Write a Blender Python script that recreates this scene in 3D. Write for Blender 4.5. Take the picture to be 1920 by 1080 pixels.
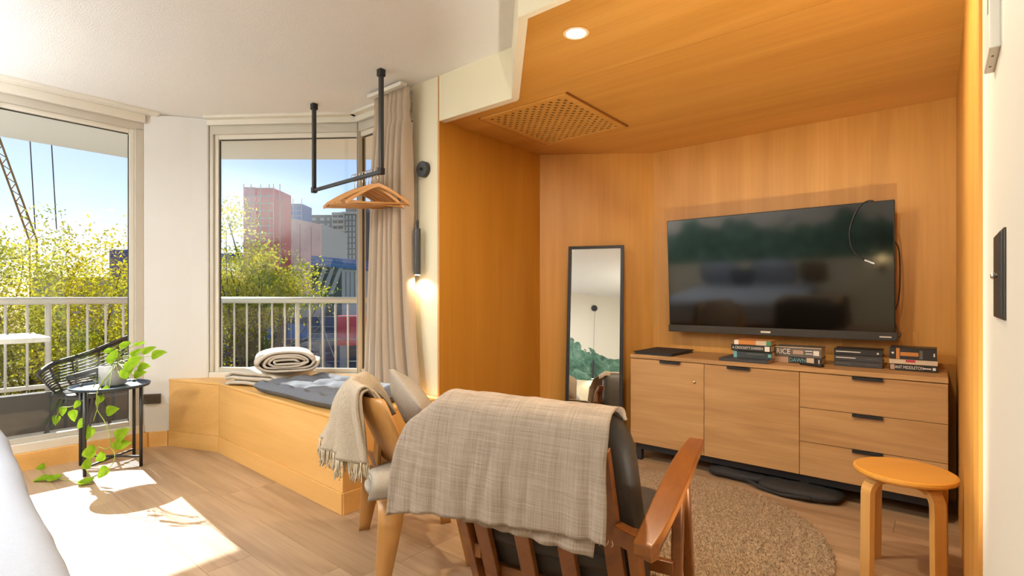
import bpy, bmesh, math, random
import numpy as np
from mathutils import Vector, Matrix, noise
R = math.radians
for o in list(bpy.data.objects): bpy.data.objects.remove(o)
SC = bpy.context.scene
COL = SC.collection

# ------------------------------------------------------------------ camera, world, sun, exposure
EYE = 1.17; ALPHA = R(39.4); CA, SA = math.cos(ALPHA), math.sin(ALPHA)
cam_d = bpy.data.cameras.new('camera'); cam = bpy.data.objects.new('camera', cam_d); COL.objects.link(cam)
cam.location = (0, 0, EYE); cam.rotation_euler = (R(90), 0, ALPHA)
cam_d.sensor_width = 36; cam_d.lens = 36 * 970 / 1920; cam_d.shift_y = 15 / 1920; cam_d.clip_start = .02; cam_d.clip_end = 400
SC.camera = cam
SC.view_settings.view_transform = 'Standard'; SC.view_settings.look = 'None'
SC.view_settings.exposure = 0.16; SC.view_settings.gamma = 1.0; SC.view_settings.use_curve_mapping = False
SC.cycles.max_bounces = 10; SC.cycles.diffuse_bounces = 6; SC.cycles.glossy_bounces = 5; SC.cycles.transparent_max_bounces = 16
SC.cycles.use_denoising = True; SC.cycles.sample_clamp_indirect = 6; SC.cycles.caustics_reflective = False; SC.cycles.caustics_refractive = False

SUN_DIR = Vector((1, -.065, -math.tan(R(34.0)))).normalized()       # the way the sunlight travels
world = bpy.data.worlds.new('sky'); SC.world = world; world.use_nodes = True
wn = world.node_tree.nodes; wl = world.node_tree.links; wn.clear()
wo = wn.new('ShaderNodeOutputWorld'); wb = wn.new('ShaderNodeBackground'); ws = wn.new('ShaderNodeTexSky')
ws.sky_type = 'NISHITA'; ws.sun_disc = False; ws.sun_elevation = R(34); ws.sun_rotation = math.atan2(-SUN_DIR.x, -SUN_DIR.y)
ws.air_density = 1.0; ws.dust_density = 0.2; ws.ozone_density = 2.5
wb.inputs[1].default_value = .135
wt_ = wn.new('ShaderNodeMix'); wt_.data_type = 'RGBA'; wt_.blend_type = 'MULTIPLY'; wt_.inputs[0].default_value = 1; wt_.inputs[7].default_value = (1, .92, .97, 1)
wl.new(ws.outputs[0], wt_.inputs[6]); wl.new(wt_.outputs[2], wb.inputs[0]); wl.new(wb.outputs[0], wo.inputs[0])
sd = bpy.data.lights.new('sun', 'SUN'); sd.energy = 14.0; sd.angle = R(.5); sd.color = (1, .965, .90)
sun = bpy.data.objects.new('sun', sd); COL.objects.link(sun); sun.rotation_euler = SUN_DIR.to_track_quat('-Z', 'Y').to_euler()

# ------------------------------------------------------------------ helpers
def W(X, Z, z=0.0):
    """plan position given metres to the right of and ahead of the camera -> room coordinates"""
    return Vector((X * CA - Z * SA, X * SA + Z * CA, z))

class MB:
    def __init__(s): s.v = []; s.f = []
    def add(s, vs, fs):
        n = len(s.v); s.v += [tuple(p) for p in vs]; s.f += [tuple(i + n for i in f) for f in fs]; return s
    def box(s, x0, x1, y0, y1, z0, z1):
        return s.add([(x0,y0,z0),(x1,y0,z0),(x1,y1,z0),(x0,y1,z0),(x0,y0,z1),(x1,y0,z1),(x1,y1,z1),(x0,y1,z1)],
                     [(0,3,2,1),(4,5,6,7),(0,1,5,4),(1,2,6,5),(2,3,7,6),(3,0,4,7)])
    def hexa(s, p):   # 4 bottom corners (ccw from above), 4 top corners
        return s.add(p, [(0,3,2,1),(4,5,6,7),(0,1,5,4),(1,2,6,5),(2,3,7,6),(3,0,4,7)])
    def beam(s, a, b, w, t, up=(0,0,1), w2=None, t2=None):
        """board from a to b; w across (perp. to up), t along up"""
        a, b, up = Vector(a), Vector(b), Vector(up); d = (b - a).normalized()
        x = d.cross(up).normalized(); y = x.cross(d).normalized()
        w2 = w if w2 is None else w2; t2 = t if t2 is None else t2
        P = []
        for p, ww, tt in ((a, w, t), (b, w2, t2)):
            P += [p - x*ww/2 - y*tt/2, p + x*ww/2 - y*tt/2, p + x*ww/2 + y*tt/2, p - x*ww/2 + y*tt/2]
        return s.add(P, [(0,1,2,3),(7,6,5,4),(0,4,5,1),(1,5,6,2),(2,6,7,3),(3,7,4,0)])
    def prism(s, poly, z0, z1):
        n = len(poly)
        return s.add([(x, y, z0) for x, y in poly] + [(x, y, z1) for x, y in poly],
                     [tuple(range(n - 1, -1, -1)), tuple(range(n, 2 * n))] + [(i, (i + 1) % n, n + (i + 1) % n, n + i) for i in range(n)])
    def extrude(s, pts, vec):   # closed 3d outline pushed along vec
        n = len(pts); vec = Vector(vec); P = [Vector(p) for p in pts]
        return s.add(P + [p + vec for p in P], [tuple(range(n - 1, -1, -1)), tuple(range(n, 2 * n))] + [(i, (i + 1) % n, n + (i + 1) % n, n + i) for i in range(n)])
    def tube(s, path, r, n=8, cap=True):
        P = [Vector(p) for p in path]; k = len(P); rr = r if isinstance(r, (list, tuple)) else [r] * k
        t = (P[1] - P[0]).normalized(); a = Vector((0, 0, 1)) if abs(t.z) < .9 else Vector((1, 0, 0)); x = t.cross(a).normalized()
        vs = []
        for i in range(k):
            t = (P[min(i + 1, k - 1)] - P[max(i - 1, 0)]).normalized()
            x = (x - t * x.dot(t)).normalized(); y = t.cross(x)
            vs += [P[i] + (x * math.cos(2*math.pi*j/n) + y * math.sin(2*math.pi*j/n)) * rr[i] for j in range(n)]
        fs = [(i*n + j, i*n + (j+1) % n, (i+1)*n + (j+1) % n, (i+1)*n + j) for i in range(k - 1) for j in range(n)]
        if cap: fs += [tuple(range(n - 1, -1, -1)), tuple(range((k-1)*n, k*n))]
        return s.add(vs, fs)
    def lathe(s, prof, c=(0,0,0), n=24, axis=None):
        """profile of (radius, height) turned about an axis through c (z by default)"""
        c = Vector(c); az = Vector(axis or (0,0,1)).normalized(); q = Vector((0,0,1)).rotation_difference(az)
        vs = [c + q @ Vector((r*math.cos(2*math.pi*j/n), r*math.sin(2*math.pi*j/n), z)) for r, z in prof for j in range(n)]
        k = len(prof)
        fs = [(i*n + j, i*n + (j+1) % n, (i+1)*n + (j+1) % n, (i+1)*n + j) for i in range(k - 1) for j in range(n)]
        fs += [tuple(range(n - 1, -1, -1)), tuple(range((k-1)*n, k*n))]
        return s.add(vs, fs)
    def grid(s, fn, nu, nv):
        vs = [fn(i / nu, j / nv) for j in range(nv + 1) for i in range(nu + 1)]
        return s.add(vs, [(j*(nu+1)+i, j*(nu+1)+i+1, (j+1)*(nu+1)+i+1, (j+1)*(nu+1)+i) for j in range(nv) for i in range(nu)])
    def build(s, name, mat, parent=None, smooth=False, bevel=0, seg=2, sub=0, solid=0, world=True, fix=False):
        me = bpy.data.meshes.new(name)
        V = s.v
        if parent is not None and world:
            iv = ROOTM[root_of(parent).name]; V = [tuple(iv @ Vector(p)) for p in V]
        me.from_pydata([tuple(p) for p in V], [], s.f); me.update()
        if fix:
            b = bmesh.new(); b.from_mesh(me); bmesh.ops.remove_doubles(b, verts=b.verts, dist=1e-5); bmesh.ops.recalc_face_normals(b, faces=b.faces); b.to_mesh(me); b.free()
        o = bpy.data.objects.new(name, me); COL.objects.link(o)
        me.materials.append(mat if not isinstance(mat, str) else MAT[mat])
        if parent is not None: o.parent = parent
        if smooth:
            for p in me.polygons: p.use_smooth = True
        if solid:
            m = o.modifiers.new('solid', 'SOLIDIFY'); m.thickness = solid; m.offset = 0
        if bevel:
            m = o.modifiers.new('bevel', 'BEVEL'); m.width = bevel; m.segments = seg; m.limit_method = 'ANGLE'; m.angle_limit = R(35)
        if sub:
            m = o.modifiers.new('sub', 'SUBSURF'); m.levels = sub; m.render_levels = sub
        return o
ROOTM = {}
def root_of(o):
    while o.parent is not None: o = o.parent
    return o
def tag(o, label=None, cat=None, group=None, kind=None):
    if label: o['label'] = label
    if cat: o['category'] = cat
    if group: o['group'] = group
    if kind: o['kind'] = kind
    if o.name not in ROOTM: ROOTM[o.name] = Matrix.Identity(4)
    return o
def thing(name, label, cat, loc=(0,0,0), rotz=0, group=None):
    o = bpy.data.objects.new(name, None); COL.objects.link(o); o.empty_display_size = .1
    o.location = loc; o.rotation_euler = (0, 0, rotz)
    ROOTM[o.name] = (Matrix.Translation(Vector(loc)) @ Matrix.Rotation(rotz, 4, 'Z')).inverted()
    return tag(o, label, cat, group)
def struct(name, label=None):
    o = bpy.data.objects.new(name, None); COL.objects.link(o); o['kind'] = 'structure'
    if label: o['label'] = label
    ROOTM[o.name] = Matrix.Identity(4); return o
def sbuild(mb, name, mat, **k):
    o = mb.build(name, mat, **k); o['kind'] = 'structure'; ROOTM[o.name] = Matrix.Identity(4); return o
def settle(root):
    for c in root.children: c.location.z -= root.location.z
def copy_tree(o, parent=None):
    c = o.copy(); COL.objects.link(c); c.parent = parent
    for ch in list(o.children): copy_tree(ch, c)
    return c
def text(name, s, mat, size, loc, rot, parent, width=None):
    """flat lettering, loc/rot in the parent's local frame"""
    cu = bpy.data.curves.new(name, 'FONT'); cu.body = s; cu.size = size; cu.extrude = .0003; cu.align_x = 'CENTER'; cu.align_y = 'CENTER'
    o = bpy.data.objects.new(name, cu); COL.objects.link(o)
    me = bpy.data.meshes.new_from_object(o.evaluated_get(bpy.context.evaluated_depsgraph_get())); bpy.data.objects.remove(o)
    me.materials.clear(); me.materials.append(MAT[mat]); o = bpy.data.objects.new(name, me); COL.objects.link(o); o.parent = parent
    o.location = loc; o.rotation_euler = rot
    if width: o.scale = (width, 1, 1)
    return o

# ------------------------------------------------------------------ materials
MAT = {}
def mat(name, col, rough=.6, metal=0, spec=.5, coat=0, emis=None, estr=0):
    m = bpy.data.materials.new(name); m.use_nodes = True; b = m.node_tree.nodes['Principled BSDF']
    b.inputs['Base Color'].default_value = (*col, 1); b.inputs['Roughness'].default_value = rough; b.inputs['Metallic'].default_value = metal
    b.inputs['Specular IOR Level'].default_value = spec; b.inputs['Coat Weight'].default_value = coat
    if emis: b.inputs['Emission Color'].default_value = (*emis, 1); b.inputs['Emission Strength'].default_value = estr
    MAT[name] = m; return m
def nodes(m): return m.node_tree.nodes, m.node_tree.links, m.node_tree.nodes['Principled BSDF']
def coords(m, scale, rot=(0,0,0), kind='Object', jitter=False):
    n, l, b = nodes(m); tc = n.new('ShaderNodeTexCoord'); mp = n.new('ShaderNodeMapping'); mp.inputs['Scale'].default_value = scale; mp.inputs['Rotation'].default_value = rot
    l.new(tc.outputs[kind], mp.inputs[0])
    if jitter:
        oi = n.new('ShaderNodeObjectInfo'); mu = n.new('ShaderNodeMath'); mu.operation = 'MULTIPLY'; mu.inputs[1].default_value = 37
        l.new(oi.outputs['Random'], mu.inputs[0]); cb = n.new('ShaderNodeCombineXYZ'); 
        for i in range(3): l.new(mu.outputs[0], cb.inputs[i])
        l.new(cb.outputs[0], mp.inputs['Location'])
    return mp.outputs[0]
def ramp(m, fac, stops):
    n, l, b = nodes(m); r = n.new('ShaderNodeValToRGB'); e = r.color_ramp.elements
    while len(e) < len(stops): e.new(.5)
    for el, (p, c) in zip(e, stops): el.position = p; el.color = (*c, 1)
    l.new(fac, r.inputs[0]); return r.outputs[0]
def mixc(m, fac, a, b_, mode='MIX'):
    n, l, b = nodes(m); x = n.new('ShaderNodeMix'); x.data_type = 'RGBA'; x.blend_type = mode
    for sock, v in ((x.inputs[0], fac), (x.inputs[6], a), (x.inputs[7], b_)):
        if isinstance(v, (int, float)): sock.default_value = v
        elif isinstance(v, tuple): sock.default_value = (*v, 1)
        else: l.new(v, sock)
    return x.outputs[2]
def noi(m, vec, scale, detail=4, rough=.55, dist=0):
    n, l, b = nodes(m); t = n.new('ShaderNodeTexNoise'); t.inputs['Scale'].default_value = scale; t.inputs['Detail'].default_value = detail
    t.inputs['Roughness'].default_value = rough; t.inputs['Distortion'].default_value = dist; l.new(vec, t.inputs[0]); return t.outputs[0]
def bump(m, h, s=.2, d=.01):
    n, l, b = nodes(m); p = n.new('ShaderNodeBump'); p.inputs['Strength'].default_value = s; p.inputs['Distance'].default_value = d
    l.new(h, p.inputs['Height']); l.new(p.outputs[0], b.inputs['Normal'])
def setc(m, c): m.node_tree.links.new(c, nodes(m)[2].inputs['Base Color'])

def wood(name, dark, mid, light, grain, rough=.45, coat=0, jitter=False, ring=1.0, figure=.5):
    """grain: axis 0/1/2 along which the fibres run"""
    m = mat(name, mid, rough, coat=coat); st = [4.2, 4.2, 4.2]; st[grain] = .42
    v = coords(m, tuple(st), jitter=jitter)
    a = noi(m, v, ring, 4, .5, 1.6); c = ramp(m, a, [(.28, dark), (.5, mid), (.74, light)])
    st2 = [70.0] * 3; st2[grain] = 1.6; f = noi(m, coords(m, tuple(st2), jitter=jitter), 1.0, 3, .6)
    c2 = ramp(m, f, [(.33, (.80, .78, .74)), (.62, (1, 1, 1))])
    setc(m, mixc(m, figure, c, c2, 'MULTIPLY')); bump(m, f, .06, .002); return m

PLY_D, PLY_M, PLY_L = (.54, .26, .046), (.60, .30, .058), (.66, .345, .076)
wood('ply_v', PLY_D, PLY_M, PLY_L, 2, .42, jitter=True, figure=.35, ring=.8)
wood('ply_u', PLY_D, PLY_M, PLY_L, 0, .42, jitter=True, figure=.35, ring=.8)
wood('ply_shaded', (.45, .20, .022), (.49, .225, .028), (.53, .25, .036), 2, .42, figure=.35, ring=.8)  # same alcove plywood, darkened: the left wall's shade put into the colour
wood('ply_daylit', (.70, .39, .115), (.78, .45, .145), (.83, .51, .185), 0, .4, jitter=True, figure=.25, ring=.7)  # same plywood, lightened: window daylight put into the colour
wood('oak', (.37, .20, .075), (.46, .265, .105), (.53, .32, .14), 0, .5, jitter=True, figure=.55, ring=1.6)
wood('teak', (.15, .046, .010), (.235, .080, .017), (.31, .115, .026), 1, .3, coat=.25, jitter=True, figure=.5)
wood('bent_ply', (.44, .21, .055), (.52, .26, .075), (.60, .32, .11), 2, .35, coat=.1, jitter=True, figure=.35)
mat('ply_edge', (.72, .48, .24), .5)
wood('stool_wood', (.56, .26, .035), (.64, .31, .05), (.68, .35, .065), 0, .32, coat=.15, figure=.2)
wood('stool_leg', (.56, .30, .08), (.64, .36, .11), (.70, .42, .15), 2, .35, coat=.1, figure=.3)
wood('hanger_wood', (.50, .24, .075), (.60, .31, .11), (.68, .38, .15), 1, .4, jitter=True, figure=.4)
mat('floor_gap', (.10, .06, .035), .8)
m = wood('floor_wood', (.29, .185, .105), (.40, .27, .16), (.49, .345, .215), 0, .36, jitter=True, figure=.6, ring=1.4)
m = mat('ceiling_paint', (.86, .855, .84), .9); v = coords(m, (1, 1, 1)); bump(m, noi(m, v, 160, 3, .7), .5, .01)
m = mat('white_paint', (.72, .715, .70), .75); bump(m, noi(m, coords(m, (1,1,1)), 60, 2), .03, .003)
m = mat('cream_paint', (.82, .76, .57), .7); bump(m, noi(m, coords(m, (1,1,1)), 60, 2), .03, .003)
mat('right_paint', (.70, .69, .625), .6)
mat('frame_alu', (.56, .53, .46), .4, .0); mat('frame_light', (.74, .71, .63), .5)
mat('seal', (.05, .05, .045), .7)
mat('black_metal', (.022, .023, .026), .45, .3); mat('charcoal_metal', (.055, .058, .062), .38, .5)
mat('black_plastic', (.014, .014, .014), .35); mat('black_soft', (.018, .018, .019), .75)
mat('soundbar_cloth', (.045, .040, .034), .7)
mat('chrome', (.75, .75, .75), .2, 1.0); mat('brass', (.62, .48, .22), .3, 1.0)
mat('white_plastic', (.78, .75, .67), .45); mat('white_print', (.78, .77, .72), .6)
mat('bronze', (.085, .062, .043), .4, .6)
mat('rail_paint', (.60, .57, .50), .5)
mat('overhang_paint', (.90, .88, .83), .8)
mat('lamp_glow', (1, .9, .75), .5, emis=(1, .80, .50), estr=18)
mat('pendant_glow', (1, .85, .6), .5, emis=(1, .72, .40), estr=10)
mat('fill_glow', (1, .95, .88), .4, emis=(1, .92, .8), estr=6)  # glow of the added fill lamps
mat('bulb_ring', (.85, .62, .36), .4)
mat('screen', (.002, .002, .002), .075, spec=.9)
mat('mirror_glass', (.90, .91, .89), .0, 1.0)
m = mat('leather', (.036, .029, .022), .5); bump(m, noi(m, coords(m, (1,1,1)), 180, 2), .12, .002)
def fabric(name, a, b, sc=260, bmp=.35, rough=.95, streak=True):
    m = mat(name, a, rough, spec=.15)
    if streak:
        f1 = noi(m, coords(m, (sc*.9, 6, 9)), 1, 3, .6); f2 = noi(m, coords(m, (7, 6, sc*.9)), 1, 3, .6)
        n, l, bs = nodes(m); ad = n.new('ShaderNodeMath'); ad.operation = 'ADD'; l.new(f1, ad.inputs[0]); l.new(f2, ad.inputs[1])
        h = n.new('ShaderNodeMath'); h.operation = 'MULTIPLY'; h.inputs[1].default_value = .5; l.new(ad.outputs[0], h.inputs[0]); fac = h.outputs[0]
        setc(m, ramp(m, fac, [(.36, b), (.62, a)])); bump(m, fac, bmp, .003)
    else:
        f = noi(m, coords(m, (1,1,1)), sc, 3, .7); setc(m, ramp(m, f, [(.3, b), (.7, a)])); bump(m, f, bmp, .003)
    return m
fabric('linen', (.40, .325, .255), (.25, .195, .148), 430)
fabric('wool_beige', (.56, .48, .37), (.37, .30, .215), 190, .4, streak=False)
mat('fringe', (.66, .58, .43), .95)
fabric('blanket', (.66, .61, .53), (.48, .43, .36), 220, .4, streak=False)
fabric('curtain_cloth', (.46, .365, .275), (.39, .305, .225), 300, .15, streak=False)
fabric('futon', (.17, .185, .215), (.12, .132, .155), 240, .3, streak=False)
fabric('cushion', (.38, .33, .27), (.28, .24, .195), 220, .3, streak=False)
fabric('seat_blanket', (.42, .375, .31), (.30, .265, .215), 220, .3, streak=False)
fabric('sheet', (.45, .49, .56), (.415, .455, .525), 120, .08, streak=False)  # white bed linen, its bluish shade put into the colour
fabric('brown_cloth', (.28, .19, .11), (.2, .13, .08), 120, .2, streak=False)
m = mat('rug_pile', (.42, .31, .21), 1.0, spec=.05); v = coords(m, (1,1,1)); f = noi(m, v, 60, 4, .75)
setc(m, ramp(m, f, [(.30, (.36, .24, .14)), (.48, (.66, .49, .32)), (.68, (.85, .70, .51))])); bump(m, f, 1.0, .03)
# glass
m = bpy.data.materials.new('glass'); m.use_nodes = True; n = m.node_tree.nodes; l = m.node_tree.links; n.clear()
go = n.new('ShaderNodeOutputMaterial'); gm = n.new('ShaderNodeMixShader'); gt = n.new('ShaderNodeBsdfTransparent'); gg = n.new('ShaderNodeBsdfGlossy'); gf = n.new('ShaderNodeMath'); gw = n.new('ShaderNodeLayerWeight'); gp = n.new('ShaderNodeMath')
gt.inputs[0].default_value = (.97, .985, .975, 1); gg.inputs['Roughness'].default_value = .0; gw.inputs[0].default_value = .5; gp.operation = 'POWER'; gp.inputs[1].default_value = 5; gf.operation = 'MULTIPLY_ADD'; gf.inputs[1].default_value = .93; gf.inputs[2].default_value = .045
l.new(gw.outputs['Facing'], gp.inputs[0]); l.new(gp.outputs[0], gf.inputs[0])
l.new(gf.outputs[0], gm.inputs[0]); l.new(gt.outputs[0], gm.inputs[1]); l.new(gg.outputs[0], gm.inputs[2]); l.new(gm.outputs[0], go.inputs[0]); MAT['glass'] = m
def leafmat(name, cols, trans=.45):
    m = bpy.data.materials.new(name); m.use_nodes = True; n = m.node_tree.nodes; l = m.node_tree.links; n.clear()
    o = n.new('ShaderNodeOutputMaterial'); mx = n.new('ShaderNodeMixShader'); d = n.new('ShaderNodeBsdfDiffuse'); t = n.new('ShaderNodeBsdfTranslucent')
    tc = n.new('ShaderNodeTexCoord'); no = n.new('ShaderNodeTexNoise'); no.inputs['Scale'].default_value = 1.9; no.inputs['Detail'].default_value = 5; r = n.new('ShaderNodeValToRGB')
    e = r.color_ramp.elements
    while len(e) < len(cols): e.new(.5)
    for el, (p, c) in zip(e, cols): el.position = p; el.color = (*c, 1)
    l.new(tc.outputs['Object'], no.inputs[0]); l.new(no.outputs[0], r.inputs[0]); l.new(r.outputs[0], d.inputs[0]); l.new(r.outputs[0], t.inputs[0])
    mx.inputs[0].default_value = trans; l.new(d.outputs[0], mx.inputs[1]); l.new(t.outputs[0], mx.inputs[2]); l.new(mx.outputs[0], o.inputs[0]); MAT[name] = m
leafmat('tree_leaf', [(.32, (.12, .17, .012)), (.5, (.42, .41, .025)), (.68, (.66, .54, .04))], .42)
leafmat('pothos_leaf', [(.35, (.16, .30, .012)), (.6, (.30, .46, .03))], .4)
mat('vine', (.28, .36, .06), .6); mat('bark', (.10, .075, .05), .9)
m = mat('concrete', (.22, .215, .20), .9); setc(m, ramp(m, noi(m, coords(m, (.6,.6,.6)), 1, 6, .7), [(.3, (.34, .33, .31)), (.7, (.50, .49, .46))]))
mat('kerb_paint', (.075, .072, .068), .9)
mat('deck_tile', (.78, .73, .65), .7); mat('dark_facade', (.10, .11, .12), .8); mat('mid_facade', (.19, .205, .22), .8); mat('pale_facade', (.50, .49, .46), .8)
mat('far_pane', (.42, .48, .54), .25); mat('red_net', (.70, .075, .10), .9); mat('pink_net', (.72, .24, .28), .9); mat('blue_net', (.04, .16, .46), .9)
mat('navy_net', (.05, .075, .17), .9); mat('scaffold_pipe', (.42, .40, .38), .5); mat('crane_paint', (.45, .22, .02), .6); mat('ground_tar', (.09, .088, .082), .95)
mat('pot_glaze', (.50, .50, .49), .35); mat('table_blue', (.05, .075, .105), .35, .3); mat('rattan', (.018, .016, .017), .55); mat('table_white', (.62, .60, .57), .4)
for nm, c in (('book_black', (.020, .019, .018)), ('book_grey', (.12, .11, .10)), ('book_teal', (.035, .05, .055)), ('book_orange', (.52, .21, .045)), ('book_cream', (.60, .50, .37)),
              ('book_page', (.62, .53, .38)), ('book_slate', (.045, .046, .050)), ('print_cyan', (.16, .42, .46)), ('print_red', (.45, .03, .06)), ('print_tan', (.45, .30, .22)), ('print_green', (.05, .25, .13))):
    mat(nm, c, .45)
# painted wall with a green watercolour wash
m = mat('mural', (.8, .76, .66), .8); n, l, b = nodes(m)
v = coords(m, (1, 1, 1)); f = noi(m, v, 1.3, 6, .62, .6); f2 = noi(m, v, 5, 6, .7, 1.2)
gx = n.new('ShaderNodeSeparateXYZ'); l.new(v, gx.inputs[0])
s1 = n.new('ShaderNodeMath'); s1.operation = 'MULTIPLY_ADD'; s1.inputs[1].default_value = -1.0; s1.inputs[2].default_value = 1.55; l.new(gx.outputs[2], s1.inputs[0])
s2 = n.new('ShaderNodeMath'); s2.operation = 'MULTIPLY_ADD'; s2.inputs[1].default_value = 1.7; l.new(f, s2.inputs[0]); l.new(s1.outputs[0], s2.inputs[2])
inside = ramp(m, s2.outputs[0], [(.76, (0,0,0)), (.775, (1,1,1))])
wash = ramp(m, f2, [(.3, (.03, .085, .06)), (.5, (.10, .23, .17)), (.7, (.30, .45, .36))])
setc(m, mixc(m, inside, (.80, .77, .68), wash))

# ------------------------------------------------------------------ the room shell
CEIL, SOF = 2.59, 2.31
UL, UR, VB, VF = -4.75, .085, -1.80, 3.90          # window wall, right wall, head wall, television wall
VH = 2.28; UA = -2.48                              # header plane and alcove's left wall
# floor of individual planks
fl = struct('floor', 'brown oak laminate plank floor')
MB().box(UL - .12, UR + .05, VB - .05, VF + .05, -.06, -.004).build('underlay', 'floor_gap', fl)
rnd = random.Random(4); PW, PL = .192, 1.38; y = VB - .02; row = 0
pm = None
while y < VF:
    x = UL - .1 - rnd.random() * PL
    while x < UR:
        a, b_ = max(x, UL - .1), min(x + PL, UR + .02)
        if b_ - a > .02:
            if abs(b_ - a - PL) < 1e-6 and pm is not None:
                o = bpy.data.objects.new('plank', pm); COL.objects.link(o); o.parent = fl; o.location = (a, y, 0)
            else:
                o = MB().box(0, b_ - a - .0015, 0, PW - .0015, -.012, 0).build('plank', 'floor_wood', fl, world=False); o.location = (a, y, 0)
                if abs(b_ - a - PL) < 1e-6: pm = o.data
        x += PL
    y += PW; row += 1
# main ceiling
sbuild(MB().box(UL - .2, UR + .1, VB - .1, VH + .25, CEIL, CEIL + .12), 'ceiling', 'ceiling_paint')
# header and cream wall beside the alcove
sbuild(MB().box(-2.745, UA - .0125, VH, VH + .18, 0, CEIL), 'wall_cream', 'cream_paint')
hp = [(UA, VH), (-1.875, VH), (-1.312, 1.637), (UR + .02, 1.637)]
mb = MB()
mb.prism([(UA, VH), (-1.875, VH), (-1.875, VH + .05), (UA, VH + .05)], SOF - .012, CEIL)
mb.prism([(-1.875, VH), (-1.312, 1.637), (-1.285, 1.667), (-1.845, VH + .03), (-1.875, VH + .05)], SOF - .012, CEIL)
mb.prism([(-1.312, 1.637), (UR + .02, 1.637), (UR + .02, 1.67), (-1.285, 1.667)], SOF - .012, CEIL)
sbuild(mb, 'wall_header', 'cream_paint')
# timber soffit of the alcove in three boards
so = struct('ceiling_alcove', 'orange plywood soffit over the alcove')
def clip(v0, v1):   # piece of the soffit plan between two depths
    P = [(UA, VH + .05), (-1.845, VH + .03), (-1.285, 1.667), (UR + .02, 1.667), (UR + .02, VF + .02), (-1.74, VF + .02), (UA, 3.36)]
    def cut(P, s, val):
        out = []
        for i in range(len(P)):
            p, q = P[i], P[(i + 1) % len(P)]; ip, iq = s * (p[1] - val) <= 0, s * (q[1] - val) <= 0
            if ip: out.append(p)
            if ip != iq:
                t = (val - p[1]) / (q[1] - p[1]); out.append((p[0] + (q[0] - p[0]) * t, val))
        return out
    return cut(cut(P, 1, v1), -1, v0)
for v0, v1 in ((1.6, 2.325), (2.328, 3.235), (3.238, 4.0)):
    MB().prism(clip(v0, v1), SOF, SOF + .018).build('soffit_board', 'ply_u', so)
# alcove walls
o = sbuild(MB().box(UA - .012, UA, VH + .002, 3.40, 0, CEIL), 'wall_alcove_left', 'ply_shaded')
o = MB().box(UA - .0125, UA + .003, VH - .003, VH + .0015, 0, SOF - .013).build('corner_strip', 'bent_ply', o)
sbuild(MB().prism([(UA, 3.375), (-1.748, VF), (-1.748, VF + .1), (UA - .1, VF + .1), (UA - .1, 3.375)], 0, CEIL), 'wall_alcove_corner', 'ply_v')
wt = sbuild(MB().box(-1.748, UR + .1, VF, VF + .1, 0, CEIL), 'wall_television', 'ply_v')
MB().box(-.47, -.085, VF - .003, VF + .002, .48, .955).build('access_panel', 'ply_v', wt, bevel=.0015, seg=1)
# right wall: timber return then pale paint
wr = sbuild(MB().box(UR, UR + .1, 1.672, VF + .1, 0, CEIL), 'wall_right_timber', 'ply_v')
for a, b_ in ((1.70, 1.90), (1.905, 2.6)):
    MB().box(UR - .006, UR + .002, a, b_, 0, SOF - .002).build('timber_lining', 'ply_v', wr)
sbuild(MB().box(UR, UR + .1, VB - .1, 1.672, 0, CEIL), 'wall_right', 'right_paint')
# head wall behind the camera: cream wainscot below, painted wash above
wb_ = sbuild(MB().box(UL - .2, UR + .1, VB - .1, VB, 0, CEIL), 'wall_back', 'mural')
MB().box(UL - .1, UR, VB, VB + .018, 0, 1.0).build('wainscot', 'cream_paint', wb_)

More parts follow.
